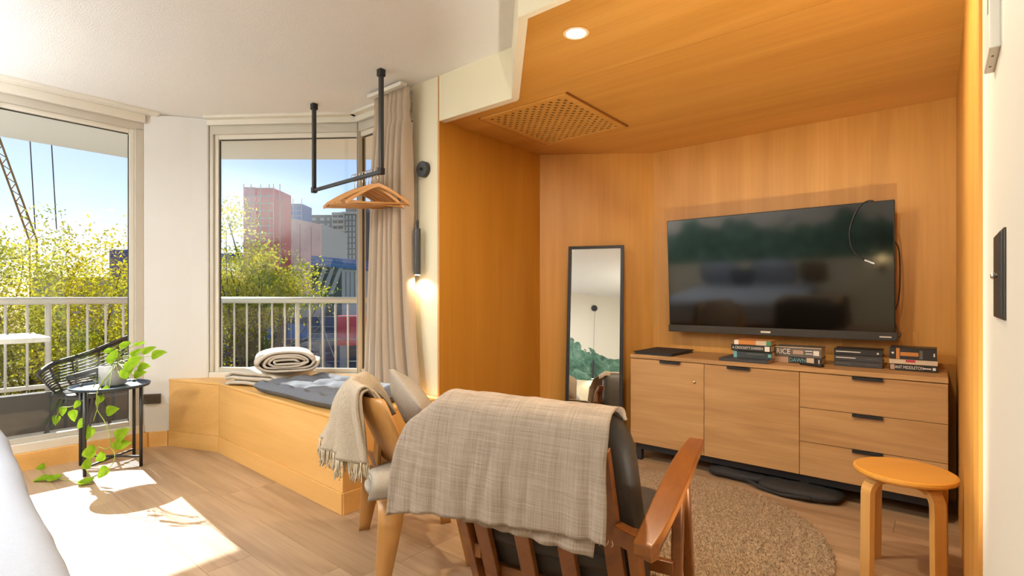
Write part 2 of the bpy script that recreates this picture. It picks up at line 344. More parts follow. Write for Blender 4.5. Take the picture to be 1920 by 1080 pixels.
# window wall (left), column, canted bay
sbuild(MB().box(UL - .12, UL + .0, -1.9, .40, 0, CEIL), 'wall_left', 'white_paint')  # unseen stretch, carried this far to keep sun off the bed
sbuild(MB().box(UL - .03, UL + .035, .12, 1.30, 0, .115), 'baseboard_left', 'ply_daylit')
CP = [(-4.75, 1.285), (-4.655, 1.425), (-4.57, 1.560), (-4.50, 1.655)]
sbuild(MB().prism(CP + [(-4.60, 1.74), (-4.74, 1.70), (-4.87, 1.45), (-4.86, 1.285)], 0, CEIL), 'wall_corner', 'white_paint', bevel=.012, seg=3)
sbuild(MB().prism([(-4.78, 1.30), (-4.745, 1.275), (-4.645, 1.415), (-4.68, 1.44)], 0, .115), 'baseboard_corner', 'ply_daylit')
def window(name, a, b, z0, z1, fw=.055, head=.07, depth=.07, label=None, inner=.03, thin=''):
    """a -> b along the wall as seen from inside (left to right); frame members, a sash line and one pane"""
    w = struct(name, label); a, b = Vector((*a, 0)), Vector((*b, 0)); d = (b - a).normalized(); nrm = Vector((d.y, -d.x, 0))   # towards the room
    L = (b - a).length
    def bar(nm, s0, s1, h0, h1, o0, o1, mt):
        P = [a + d*s0 + nrm*o0, a + d*s1 + nrm*o0, a + d*s1 + nrm*o1, a + d*s0 + nrm*o1]
        P = [P[3], P[2], P[1], P[0]]
        MB().hexa([(p.x, p.y, h0) for p in P] + [(p.x, p.y, h1) for p in P]).build(nm, mt, w, bevel=.003, seg=1, fix=True)
    fl_, il = (.006, .0) if 'l' in thin else (fw, inner); fr, ir = (.006, .0) if 'r' in thin else (fw, inner)
    bar('jamb', 0, fl_, z0, z1, -depth, 0, 'frame_alu'); bar('jamb', L - fr, L, z0, z1, -depth, 0, 'frame_alu')
    if il: bar('jamb_bead', fl_, fl_ + il, z0, z1, -depth + .01, -.02, 'frame_light')
    if ir: bar('jamb_bead', L - fr - ir, L - fr, z0, z1, -depth + .01, -.02, 'frame_light')
    bar('head', 0, L, z1 - .01, z1 + head, -depth, .0, 'frame_alu'); bar('head_bead', fl_ + il, L - fr - ir, z1 - .045, z1 - .008, -depth + .01, -.02, 'frame_light')
    bar('sill', 0, L, z0 - .06, z0, -depth - .02, .01, 'frame_light'); bar('sill_bead', fl_ + il, L - fr - ir, z0, z0 + .035, -depth + .01, -.025, 'frame_alu')
    for s in (fl_ + il, L - fr - ir): bar('gasket', s - .004, s + .004, z0 + .03, z1 - .052, -depth + .015, -.035, 'seal')
    bar('gasket', fl_ + il, L - fr - ir, z1 - .05, z1 - .044, -depth + .015, -.035, 'seal')
    bar('pane', min(fl_, .05), L - min(fr, .05), z0 + .02, z1 - .02, -.052, -.046, 'glass')
    return w
window('window_1', (UL, .39), (UL, 1.285), .175, 2.46, label='tall fixed window beside the bed')
W2A, W2B = (-4.505, 1.665), (-3.52, 2.37)
window('window_2', W2A, W2B, .56, 2.475, fw=.03, thin='r', label='canted bay window over the seat')
window('window_3', (-3.518, 2.375), (-2.74, 2.375), .56, 2.475, fw=.03, thin='l', label='bay window behind the curtain')
# curtain tracks under the ceiling
tr = struct('trim_1', 'pale double curtain track under the ceiling')
MB().box(UL + .005, UL + .12, -1.7, 1.36, CEIL - .022, CEIL).build('track', 'frame_light', tr, bevel=.003)
MB().box(UL + .005, UL + .035, -1.7, 1.29, CEIL - .085, CEIL - .022).build('fascia', 'frame_light', tr, bevel=.003)
tr2 = struct('trim_2', 'pale curtain track following the bay')
def ptrack(pts, w, z0, z1, nm):
    mb = MB(); P = [Vector((*p, 0)) for p in pts]
    for p, q in zip(P, P[1:]):
        d = (q - p).normalized(); nr = Vector((d.y, -d.x, 0)) * w
        mb.hexa([(*(p+nr).xy, z0), (*(q+nr).xy, z0), (*q.xy, z0), (*p.xy, z0), (*(p+nr).xy, z1), (*(q+nr).xy, z1), (*q.xy, z1), (*p.xy, z1)])
    mb.build(nm, 'frame_light', tr2, fix=True)
ptrack([(-4.50, 1.655), (-3.51, 2.362), (-2.75, 2.362)], .07, CEIL - .02, CEIL, 'track')
ptrack([(-4.50, 1.655), (-3.51, 2.362), (-2.75, 2.362)], .02, CEIL - .06, CEIL - .02, 'fascia')
# pale wall below the bay windows
mb = MB()
mb.prism([W2A, W2B, (W2B[0] - .06, W2B[1] + .09), (W2A[0] - .06, W2A[1] + .09)], 0, .50)
mb.prism([(-3.52, 2.37), (-2.74, 2.37), (-2.74, 2.46), (-3.58, 2.46)], 0, .50)
sbuild(mb, 'wall_bay', 'white_paint')

# ------------------------------------------------------------------ built-in window seat
BT = .52
ws_ = thing('window_seat', 'honey plywood window seat built in under the bay windows', 'window seat', (-3.4, 1.9, 0))
BF = [(-4.645, 1.425), (-4.16, 1.60), (-2.45, 1.56), (-2.45, VH)]
top = [(-4.655, 1.425), (-4.16, 1.595), (-2.445, 1.552), (-2.445, VH), (-2.745, VH), (-2.745, 2.365), (-3.515, 2.365), (-4.50, 1.66)]
MB().prism(top, BT - .018, BT).build('seat_top', 'ply_daylit', ws_, bevel=.003)
def face(p, q, z0, z1, out, mt, nm, th=.018):
    p, q = Vector((*p, 0)), Vector((*q, 0)); d = (q - p).normalized(); nr = Vector((d.y, -d.x, 0))
    A = [p + nr*out, q + nr*out, q + nr*(out - th), p + nr*(out - th)]
    return MB().hexa([(a.x, a.y, z0) for a in A] + [(a.x, a.y, z1) for a in A]).build(nm, mt, ws_, bevel=.0015, seg=1, fix=True)
for p, q in zip(BF, BF[1:]):
    face(p, q, .118, BT - .0185, 0, 'ply_daylit', 'front_panel')
    face((p[0], p[1]), (q[0], q[1]), 0, .117, .008, 'ply_daylit', 'plinth', .02)

# ------------------------------------------------------------------ sideboard
def colu(px, v):    # where a sight line crosses a wall-parallel plane
    d = (px - 960) / 970; return (d * CA - SA) * v / (d * SA + CA)
SF, SBK, ST, SB0 = 3.41, 3.885, .754, .125
sb = thing('sideboard', 'long oak sideboard with two doors and three drawers under the television', 'sideboard', (-.83, 3.65, 0))
U0, U1 = -1.70, .045; D1, D2 = colu(1320, SF), colu(1499, SF)
mb = MB(); mb.box(U0, U0 + .018, SF + .02, SBK, SB0, ST - .028); mb.box(U1 - .018, U1, SF + .02, SBK, SB0, ST - .028); mb.box(U0 + .018, U1 - .018, SF + .02, SBK, SB0, SB0 + .02); mb.box(U0 + .018, U1 - .018, SBK - .012, SBK, SB0, ST - .028)
mb.box(D1 - .01, D1 + .01, SF + .02, SBK - .02, SB0 + .02, ST - .03); mb.box(D2 - .01, D2 + .01, SF + .02, SBK - .02, SB0 + .02, ST - .03)
mb.build('carcass', 'oak', sb)
MB().box(U0, U1, SF - .002, SBK, ST - .026, ST).build('worktop', 'oak', sb, bevel=.002)
def front(nm, a, b, z0, z1, h0, h1):
    f = MB().box(a + .0015, b - .0015, SF, SF + .019, z0 + .0015, z1 - .0015).build(nm, 'oak', sb, bevel=.001, seg=1)
    hm = MB(); hm.box(h0, h1, SF - .016, SF + .004, z1 - .0035, z1 - .0005); hm.box(h0, h1, SF - .016, SF - .013, z1 - .016, z1 - .003)
    hm.build('handle', 'black_metal', f); return f
d1 = front('door', U0, D1, SB0, ST - .029, colu(1238, SF), colu(1276, SF))
MB().lathe([(.009, 0), (.009, .004), (.005, .005)], (colu(1302, SF), SF, .598), 16, (0, -1, 0)).build('lock', 'brass', d1, smooth=False)
front('door', D1, D2, SB0, ST - .029, colu(1364, SF), colu(1407, SF))
zs = [SB0, .322, .520, ST - .029]
for k in range(3): front('drawer', D2, U1, zs[k], zs[k + 1], colu(1598, SF), colu(1656, SF))
mb = MB(); mb.box(U0 + .03, U1 - .03, SF + .03, SF + .07, SB0 - .045, SB0); mb.box(U0 + .03, U1 - .03, SBK - .08, SBK - .04, SB0 - .045, SB0)
for u in (U0 + .03, -.62, U1 - .07):
    mb.box(u, u + .04, SF + .07, SBK - .08, SB0 - .045, SB0)
mb.build('base_frame', 'black_metal', sb)
for u in (U0 + .05, -.60, U1 - .05):
    for v in (SF + .05, SBK - .06): MB().box(u - .02, u + .02, v - .02, v + .02, 0, SB0 - .045).build('foot', 'black_metal', sb)

# black holdall pushed under the sideboard
def blob(fn, c, sx, sy, sz, nu=28, nv=16, pw=.6, seed=0, amp=.0, freq=6):
    """cushion-like closed surface (superellipsoid) with surface noise"""
    mb = MB(); vs = []; fs = []
    sg = lambda t, p: math.copysign(abs(t) ** p, t)
    for j in range(nv + 1):
        ph = -math.pi/2 + math.pi * j / nv
        for i in range(nu):
            th = 2*math.pi*i/nu
            p = Vector((sg(math.cos(ph), pw) * sg(math.cos(th), pw), sg(math.cos(ph), pw) * sg(math.sin(th), pw), sg(math.sin(ph), .9)))
            q = Vector((p.x * sx, p.y * sy, p.z * sz))
            if amp: q += p.normalized() * amp * noise.noise(q * freq + Vector((seed, 0, 0)))
            vs.append(Vector(c) + fn(q))
    for j in range(nv):
        for i in range(nu): fs.append((j*nu+i, j*nu+(i+1) % nu, (j+1)*nu+(i+1) % nu, (j+1)*nu+i))
    return mb.add(vs, fs)
bag = thing('holdall', 'soft black bag pushed beneath the sideboard', 'bag', (-.85, 3.46, 0))
blob(lambda q: Vector((q.x, q.y + .03*q.x, q.z)), (-.98, 3.50, .037), .19, .10, .033, amp=.012, freq=14).build('body', 'black_soft', bag, smooth=True)
blob(lambda q: Vector((q.x, q.y, q.z)), (-.62, 3.44, .037), .22, .13, .033, amp=.014, freq=12, seed=5).build('pocket', 'black_soft', bag, smooth=True)
MB().tube([(-.93, 3.41, .035), (-.82, 3.35, .02), (-.70, 3.32, .015), (-.55, 3.31, .03)], .011, 8).build('strap', 'black_soft', bag, smooth=True)

# ------------------------------------------------------------------ television
TVV = 3.76; TA, TB = -1.553, -.188; TZ0, TZ1 = .905, 1.728
tv = thing('television', 'large flat black television hung above the sideboard', 'television', (-.87, 3.76, TZ0))
tilt = .056   # the top leans out a little
def tvp(u, z, off):
    t = (z - TZ0) / (TZ1 - TZ0); return (u, TVV - tilt * t - off, z)
def tvbox(u0, u1, z0, z1, o0, o1):
    return [tvp(u0, z0, o1), tvp(u1, z0, o1), tvp(u1, z0, o0), tvp(u0, z0, o0), tvp(u0, z1, o1), tvp(u1, z1, o1), tvp(u1, z1, o0), tvp(u0, z1, o0)]
MB().hexa(tvbox(TA, TB, TZ0 + .05, TZ1, -.028, .0)).build('housing', 'black_plastic', tv, bevel=.004)
MB().hexa(tvbox(TA + .006, TB - .006, TZ0 + .052, TZ1 - .006, 0, .0012)).build('screen', 'screen', tv)
bar = MB().hexa(tvbox(TA - .005, TB + .012, TZ0, TZ0 + .051, -.03, .012)).build('soundbar', 'soundbar_cloth', tv, bevel=.004)
MB().hexa(tvbox(-.915, -.855, TZ0 + .018, TZ0 + .030, .012, .014)).build('emblem', 'white_print', bar)
MB().hexa(tvbox(-.263, -.205, TZ0 + .020, TZ0 + .027, .012, .0135)).build('badge', 'white_print', bar)
mb = MB(); mb.box(-1.10, -.62, 3.77, 3.80, 1.15, 1.55); mb.box(-.90, -.84, 3.79, VF - .006, 1.25, 1.45); mb.box(-1.0, -.74, VF - .016, VF - .004, 1.2, 1.5); mb.build('wall_bracket', 'black_metal', tv)
def tvpx(px, py):   # a point on the screen plane
    v = TVV - .01; d = (px - 960) / 970; Z = v / (d * SA + CA); return ((d * CA - SA) * Z, EYE + (555 - py) * Z / 970)
pts = []
for px, py in ((1640, 379), (1628, 379), (1613, 390), (1601, 412), (1595, 437), (1597, 462), (1606, 477), (1622, 488)):
    u, z = tvpx(px, py); pts.append(Vector(tvp(u, min(z, TZ1 + .004), .008 if py > 379 else .0)))
cb = thing('signal_cable', 'black cable looped over the top of the television screen', 'cable', pts[-1])
def smooth_path(P, k=6):
    out = []; P = [Vector(p) for p in P]
    for i in range(len(P) - 1):
        a, b, c, d = P[max(i-1, 0)], P[i], P[i+1], P[min(i+2, len(P)-1)]
        for j in range(k):
            t = j / k; out.append(.5 * (2*b + (c-a)*t + (2*a-5*b+4*c-d)*t*t + (3*b-a-3*c+d)*t**3))
    return out + [P[-1]]
MB().tube(smooth_path(pts), .0045, 8).build('lead', 'black_plastic', cb, smooth=True)
e = pts[-1]; MB().beam(e, e + Vector((.05, 0, -.025)), .018, .011).build('plug', 'chrome', cb, bevel=.002)
pw = thing('power_cable', 'thin black cord hanging behind the television right edge', 'cable', (-.16, 3.8, 1.0))
MB().tube(smooth_path([(-.20, 3.78, 1.50), (-.172, 3.78, 1.44), (-.168, 3.79, 1.25), (-.178, 3.79, 1.13), (-.200, 3.79, 1.05), (-.185, 3.78, .99), (-.165, 3.77, .95), (-.17, 3.765, .925)]), .004, 6).build('lead', 'black_plastic', pw, smooth=True)

# ------------------------------------------------------------------ books, folder, remote on the sideboard
def book(label, cover, u0, u1, v0, dep, z0, th, rot=0, page='book_page', text_s=None, tsize=.02, tcol='white_print', tpos=0, strips=(), twidth=1):
    """lies flat with its spine towards the room"""
    L = u1 - u0; b = thing('book', label, 'book', ((u0 + u1) / 2, v0, z0), R(rot), 'books on the sideboard')
    c = .0022; h = L / 2
    mb = MB(); mb.box(-h, h, 0, dep, 0, c); mb.box(-h, h, 0, dep, th - c, th); mb.box(-h, h, 0, c, c, th - c)
    cv = mb.build('cover', cover, b, world=False, bevel=.0012, seg=1)
    MB().box(-h + .004, h - .004, c, dep - .004, c, th - c).build('page_block', page, b, world=False)
    for (x0, x1, z_0, z_1, mt) in strips: MB().box(-h + L*x0, -h + L*x1, -.0006, .0002, th*z_0, th*z_1).build('spine_print', mt, cv, world=False)
    if text_s: text('lettering', text_s, tcol, tsize, (-h + L*tpos, -.0010, th*.5), (R(90), 0, 0), cv, twidth)
    return b
z = ST
A0, A1 = -1.088, -.797
book('large thin grey book at the bottom of the first stack', 'book_slate', A0, A1, 3.425, .31, z, .019, -1)
a0, a1 = -1.018, -.790
book('dark teal book lying on the large thin grey one', 'book_teal', a0, a1, 3.50, .155, z + .019, .046, 0, strips=((.0, .09, .05, .95, 'print_cyan'), (.35, .8, .55, .68, 'book_grey'), (.9, .98, .3, .7, 'print_cyan')))
book('black paperback with white spine lettering below the orange one', 'book_black', a0 - .012, a1 - .004, 3.49, .155, z + .065, .040, 0, text_s='A CROCKETT.DARREN', tsize=.023, tpos=.42, twidth=.78, strips=((.85, .97, .12, .88, 'white_print'),))
book('orange paperback topping the first stack', 'book_orange', a0 + .006, a1 - .006, 3.495, .15, z + .105, .029, 1, strips=((0, .12, .02, .98, 'white_print'), (.60, .88, .02, .98, 'book_cream'), (.88, 1, .02, .98, 'print_green')))
b0, b1 = -.793, -.536
book('dark paperback lettered DAWN under the thick grey one', 'book_black', b0 - .004, b1 + .002, 3.585, .16, z, .038, 0, text_s='DAWN', tsize=.034, tcol='print_cyan', tpos=.50, twidth=.85, strips=((0, .31, .02, .98, 'print_tan'), (.69, .84, .02, .98, 'book_cream'), (.93, .95, .2, .8, 'white_print')))
book('thick grey paperback lettered RICE on the second stack', 'book_grey', b0, b1, 3.585, .16, z + .038, .062, 0, text_s='RICE', tsize=.046, tpos=.19, twidth=.85, strips=((.40, .62, .30, .70, 'print_tan'), (.66, .81, .62, .70, 'white_print'), (.67, .81, .35, .43, 'white_print'), (.83, .95, .25, .72, 'white_print'), (0, 1, .93, 1, 'book_cream')))
c0, c1 = -.476, -.240
for k, (lb, th) in enumerate((('matt black book at the bottom of the all black stack', .033), ('matt black book in the middle of the all black stack', .035), ('glossy black book on top of the all black stack', .036))):
    book(lb, 'book_black' if k == 2 else 'book_slate', c0, c1, 3.615, .16, z, th, (.6, -.4, .3)[k],
         strips=((.04, .36 + .1*k, .47, .60, 'white_print' if k else 'book_grey'), (.66, .92, .46, .56, 'book_grey') if k < 2 else (.89, .93, .35, .6, 'white_print')))
    z += th
z = ST; e0, e1 = -.208, .006
book('black paperback lettered ANT MIDDLETON at the bottom right', 'book_black', e0, e1, 3.615, .15, z, .036, 0, text_s='ANT MIDDLETON', tsize=.024, tpos=.415, twidth=.66, strips=((.02, .11, .1, .9, 'print_tan'), (.70, .86, .42, .58, 'white_print'), (.89, .95, .3, .7, 'white_print')))
book('cream paperback sandwiched in the rightmost stack', 'book_cream', e0 - .001, e1 - .002, 3.615, .15, z + .036, .026, .5, strips=((.35, .55, .45, .95, 'print_red'), (.1, .3, .35, .5, 'book_page')))
book('thick black paperback with a flame orange streak on top', 'book_black', e0 + .002, e1 - .006, 3.617, .15, z + .062, .066, -.5,
     strips=((.14, .215, .02, .95, 'book_orange'), (.23, .62, .30, .62, 'book_orange'), (.64, .71, .1, .8, 'book_grey'), (.93, .96, .35, .62, 'white_print'), (.04, .09, .45, .60, 'white_print')))
fo = thing('folder', 'closed black leather folder lying at the left end of the sideboard', 'folder', (-1.54, 3.62, ST), R(-3))
MB().box(-.145, .145, -.18, .18, 0, .004).build('lower_cover', 'black_soft', fo, world=False, bevel=.001)
MB().box(-.138, .14, -.172, .172, .004, .013).build('page_block', 'book_slate', fo, world=False)
MB().hexa([(-.147,-.183,.013),(.147,-.183,.013),(.147,.183,.016),(-.147,.183,.016),(-.147,-.183,.018),(.147,-.183,.018),(.147,.183,.022),(-.147,.183,.022)]).build('upper_cover', 'black_soft', fo, world=False, bevel=.001)
rc = thing('remote_control', 'black remote control leaning by the DAWN paperback', 'remote control', (-.575, 3.505, ST), R(-30))
MB().box(-.07, .07, -.019, .019, 0, .015).build('body', 'black_plastic', rc, world=False, bevel=.005)
for i in range(5):
    for j in (-1, 1): MB().lathe([(.004, 0), (.004, .002)], (-.05 + .022*i, .008*j, .015), 8).build('button', 'book_slate', rc, world=False)

# ------------------------------------------------------------------ leaning mirror
MC = W(.607, 3.90); MROT = R(16.5); MH, MWD, TILT = 1.58, .436, R(7.2)
mi = thing('mirror', 'tall black framed mirror leaning in the plywood corner', 'mirror', (MC.x, MC.y, 0), ALPHA - MROT)
def mp(x, y, z):    # the frame's own plane leaned back
    return Vector((x, y * math.cos(TILT) + z * math.sin(TILT), z * math.cos(TILT) - y * math.sin(TILT)))
def mbox(x0, x1, y0, y1, z0, z1): return [mp(x0,y0,z0), mp(x1,y0,z0), mp(x1,y1,z0), mp(x0,y1,z0), mp(x0,y0,z1), mp(x1,y0,z1), mp(x1,y1,z1), mp(x0,y1,z1)]
hw = MWD / 2; fw = .026
for x0, x1, z0, z1 in ((-hw, -hw + fw, 0, MH), (hw - fw, hw, 0, MH), (-hw + fw, hw - fw, MH - fw, MH), (-hw + fw, hw - fw, 0, fw)):
    MB().hexa(mbox(x0, x1, 0, .03, z0 + .004, z1)).build('frame_rail', 'black_metal', mi, world=False, bevel=.002)
MB().hexa(mbox(-hw + fw - .004, hw - fw + .004, .010, .015, fw - .004, MH - fw + .004)).build('mirror_pane', 'mirror_glass', mi, world=False)
MB().hexa(mbox(-hw + .01, hw - .01, .016, .026, .02, MH - .01)).build('backing', 'black_soft', mi, world=False)

# ------------------------------------------------------------------ round stool
sc_ = W(1.629, 2.15)
st = thing('stool', 'round honey birch stool with bent legs in front of the drawers', 'stool', (sc_.x, sc_.y, 0), ALPHA)
MB().lathe([(.165, .424), (.176, .430), (.178, .437), (.176, .446), (.168, .450)], n=48).build('seat', 'stool_wood', st, world=False, smooth=False)
for k in range(4):
    a = R(4 + 90 * k); dx, dy = math.cos(a), math.sin(a); tx, ty = -dy, dx; w = .026; th = .024; rr = .170
    prof = [(.04, .424), (rr - .07, .424)] + [(rr - .07 + .07*math.sin(t), .354 + .07*math.cos(t)) for t in [math.pi/2*i/7 for i in range(1, 8)]] + [(rr + .004, 0)]
    inner = [(rr + .004 - th, 0)] + [(rr - .07 + (.07-th)*math.sin(t), .354 + (.07-th)*math.cos(t)) for t in [math.pi/2*i/7 for i in range(7, 0, -1)]] + [(rr - .07, .424 - th), (.04, .424 - th)]
    pts = [Vector((dx*r_ - tx*w, dy*r_ - ty*w, z_)) for r_, z_ in prof + inner]
    MB().extrude(pts, (tx*2*w, ty*2*w, 0)).build('leg', 'stool_leg', st, world=False, bevel=.002, fix=True)

# ------------------------------------------------------------------ round rug
RC = Vector((-1.13, 2.495)); RR = .80
rg = thing('rug', 'round oatmeal shag rug in front of the sideboard', 'rug', (RC.x, RC.y, 0))
mb = MB(); mb.lathe([(RR - .012, .0005), (RR, .006), (RR - .004, .014), (RR - .02, .018)], (RC.x, RC.y, 0), 96); mb.build('backing', 'rug_pile', rg, smooth=False)
rr_ = np.random.default_rng(3); N = 42000
rad = RR * np.sqrt(rr_.random(N)); ang = rr_.random(N) * 2*np.pi
px_, py_ = rad*np.cos(ang), rad*np.sin(ang); ta = rr_.random(N)*2*np.pi; ln = .012 + .008*rr_.random(N); wd = .0028
ex, ey = rr_.normal(0, .007, N), rr_.normal(0, .007, N)
V = np.zeros((N, 3, 3)); V[:,0] = np.stack([px_ - wd*np.cos(ta), py_ - wd*np.sin(ta), np.full(N, .012)], 1); V[:,1] = np.stack([px_ + wd*np.cos(ta), py_ + wd*np.sin(ta), np.full(N, .012)], 1)
V[:,2] = np.stack([px_ + ex, py_ + ey, .014 + ln], 1)
def npmesh(name, V, mt, parent, k):
    n = len(V); me = bpy.data.meshes.new(name); me.vertices.add(n*k); me.vertices.foreach_set('co', V.reshape(-1).astype(np.float32))
    me.loops.add(n*k); me.loops.foreach_set('vertex_index', np.arange(n*k, dtype=np.int32)); me.polygons.add(n)
    me.polygons.foreach_set('loop_start', np.arange(0, n*k, k, dtype=np.int32)); me.polygons.foreach_set('loop_total', np.full(n, k, dtype=np.int32))
    me.update(calc_edges=True); me.validate(); me.materials.append(MAT[mt]); o = bpy.data.objects.new(name, me); COL.objects.link(o); o.parent = parent; return o
o = npmesh('pile', V, 'rug_pile', rg, 3); o['kind'] = 'stuff'

# ------------------------------------------------------------------ slatted lounge chair (foreground), facing the television
c0 = W(.026, 1.61); FA = ALPHA - R(30)
ch = thing('lounge_chair', 'teak slat back lounge chair with black leather cushions in the foreground', 'armchair', (c0.x, c0.y, 0), FA)
lean = .36         # how far the back falls forward per metre down
def bk(x, z, o=0): # a point on the back plane, o to the front
    return Vector((x, (.80 - z) * lean + o, z))
for x in (-.25, -.083, .083, .25):
    MB().beam(bk(x, .11), bk(x, .725), .058, .026, (0, 1, lean)).build('back_slat', 'teak', ch, world=False, bevel=.003)
MB().beam(bk(-.30, .13, .028), bk(.30, .13, .028), .03, .06, (0, 0, 1)).build('back_rail', 'teak', ch, world=False, bevel=.003)
MB().beam(bk(-.262, .60, .026), bk(.262, .60, .026), .022, .05, (0, 0, 1)).build('back_rail', 'teak', ch, world=False, bevel=.003)
def cush(name, fn, sx, sy, sz, par, mt='leather', pw=.32, amp=.006, freq=9, seed=0, nu=36, nv=14):
    return blob(fn, (0,0,0), sx, sy, sz, nu, nv, pw, seed, amp, freq).build(name, mt, par, world=False, smooth=True)
th = math.atan(lean)
Mb = Matrix.Translation(bk(0, .475, .095)) @ Matrix.Rotation(th, 4, 'X')
cush('back_cushion', lambda q: Mb @ Vector((q.x, q.z, q.y)), .328, .375, .062, ch, seed=3)
Ms = Matrix.Translation((0, .46, .325)) @ Matrix.Rotation(R(6), 4, 'X')
cush('seat_cushion', lambda q: Ms @ q, .305, .27, .058, ch, seed=8)
for y0, y1 in ((.19, .72),):
    for x in (-.29, .29): MB().beam((x, y0, .225), (x, y1, .28), .03, .055).build('seat_rail', 'teak', ch, world=False, bevel=.003)
MB().beam((-.29, .71, .265), (.29, .71, .265), .03, .055).build('seat_rail', 'teak', ch, world=False, bevel=.003)
for s in (-1, 1):
    X = .385 * s
    path = [(X - .012*s, .03, .455), (X, .15, .492), (X + .008*s, .34, .545), (X + .012*s, .52, .585), (X + .016*s, .68, .605)]
    P = smooth_path(path, 9); w = [.056 + .024*math.sin(math.pi*i/(len(P)-1)) for i in range(len(P))]
    mb = MB(); vs = []
    for i, p in enumerate(P):
        for dx, dz in ((-1, -1), (1, -1), (1, 1), (-1, 1)): vs.append((p.x + dx*w[i]/2, p.y, p.z + dz*.017))
    n_ = len(P); fs = [(i*4+j, i*4+(j+1) % 4, (i+1)*4+(j+1) % 4, (i+1)*4+j) for i in range(n_-1) for j in range(4)] + [(3,2,1,0), tuple(range((n_-1)*4, n_*4))]
    mb.add(vs, fs).build('armrest', 'teak', ch, world=False, bevel=.006, seg=3, fix=True)
    MB().beam((X + .012*s, .45, .555), (X + .020*s, .56, .015), .042, .036, (0, 1, 0), .032, .028).build('leg', 'teak', ch, world=False, bevel=.005, fix=True)
    MB().beam((X + .005*s, .42, .552), (X + .005*s, .37, .0), .038, .046, (0, 1, 0), .032, .030).build('leg', 'teak', ch, world=False, bevel=.005, fix=True)
    MB().beam((s*.275, .10, .46), (X + .02*s, .055, .448), .040, .055, (0, 0, 1)).build('arm_bracket', 'teak', ch, world=False, bevel=.004)
    MB().beam(bk(s*.318, 0, .0), bk(s*.318, .455, 0), .034, .05, (0, 1, lean)).build('leg', 'teak', ch, world=False, bevel=.004)
    MB().beam((s*.29, .37, .255), (X, .37, .255), .028, .045).build('stretcher', 'teak', ch, world=False, bevel=.003)

# linen throw folded over the chair back
tw = thing('linen_throw', 'oatmeal linen throw folded over the back of the slatted lounge chair', 'throw', (c0.x, c0.y, .5), FA)
def profile(t, layers, zb):
    """side view of the drape: t 0..1 from the seat side, over the top, down the rear to height zb"""
    P = [(.148, .785), (.135, .805), (.11, .824), (.060, .836), (.0, .826), (-.030, .785), (-.046, .70), (-.056, .60), (-.060, zb)]
    q = smooth_path([Vector((a, b, 0)) for a, b in P], 8); f = t * (len(q) - 1); i = min(int(f), len(q) - 2); p = q[i].lerp(q[i+1], f - i)
    return p.x, p.y
def throw(off, zl, zr, xl_t, xr_t, xl_b, xr_b, seed):
    def fn(a, t):
        zb = zl + (zr - zl) * a + .008 * noise.noise(Vector((a*5, seed, 0)))
        y, z = profile(t, 0, zb)
        k = max(0, (t - .45) / .55)
        xl = xl_t + (xl_b - xl_t) * k**.55; xr = xr_t + (xr_b - xr_t) * k
        x = xl + (xr - xl) * a
        x += .006 * noise.noise(Vector((t*6, a*2, seed + 9)))
        fold = (.016 + .030*k)*noise.noise(Vector((a*7.0 + .8*t, .6*t, seed))) + .012*noise.noise(Vector((a*15, 1.5*t, seed + 4))) + .004*noise.noise(Vector((a*22, t*14, seed + 2)))
        side = max(0, (-.29 - x)) * 1.0         # where it hangs past the cushion it sags
        z2 = z - side * .75 * (1 - .75*min(1, k*1.6)) - max(0, x - .315) * .5
        yy = y - off - k * (.016 + abs(fold)) + (1-k) * fold * .3 + side * .05
        return Vector((x, yy, z2 - .001 + off * (1 if t < .5 else .5) * .6 + fold * .25 * (1-k)))
    return MB().grid(fn, 70, 60)
throw(.000, .475, .462, -.345, .285, -.435, .272, 3).build('inner_fold', 'linen', tw, world=False, smooth=True, solid=.005)
throw(.016, .450, .515, -.365, .298, -.475, .318, 12).build('outer_fold', 'linen', tw, world=False, smooth=True, solid=.006)
mb = MB(); rnd = random.Random(5)
for k in range(70):
    a = rnd.random(); x = -.465 + .79*a; z = .455 + .06*a + .003; y = -.082; L = .006 + .012*rnd.random()
    mb.tube([(x, y, z), (x + .004*rnd.uniform(-1,1), y - .002, z - L*.6), (x + .006*rnd.uniform(-1,1), y - .001, z - L)], .0007, 4)
o = mb.build('loose_threads', 'fringe', tw, world=False); o['kind'] = 'stuff'

settle(tw)
# ------------------------------------------------------------------ bent plywood chair beside the window seat
FL = ALPHA + R(22) - math.pi/2; pc0 = W(-.645, 2.30)
pc = thing('plywood_chair', 'low bent plywood lounge chair between the window seat and lounge chair', 'chair', (pc0.x, pc0.y, 0), FL)
def curved(prof, half, th, mt, nm, par, bow=0.0, n=16, round_=0, edge=True):
    """bent ply: side profile (y,z) swept across the width; bow curves the sheet backwards at the middle"""
    P = smooth_path([Vector((0, a, b)) for a, b in prof], 5)
    def fn(a, t):
        f = t * (len(P)-1); i = min(int(f), len(P)-2); p = P[i].lerp(P[i+1], f - i); s = 2*a - 1
        hw_ = half * ((1 - round_*abs(2*t-1)**4) if round_ else 1)
        return Vector((s*hw_, p.y - bow*(1 - s*s), p.z))
    return MB().grid(fn, n, 24).build(nm, mt, par, world=False, smooth=True, solid=th, bevel=0)
curved([(.165, .455), (.135, .525), (.102, .60), (.068, .68), (.045, .745)], .25, .012, 'bent_ply', 'back_panel', pc, bow=.095, round_=.16)
curved([(.03, .415), (.10, .378), (.20, .372), (.30, .388), (.35, .39), (.385, .37)], .26, .012, 'bent_ply', 'seat_shell', pc, bow=0, round_=.14)
curved([(.028, .66), (.048, .56), (.045, .47), (.045, .40), (.075, .360), (.16, .347), (.30, .35)], .075, .014, 'bent_ply', 'spine', pc)
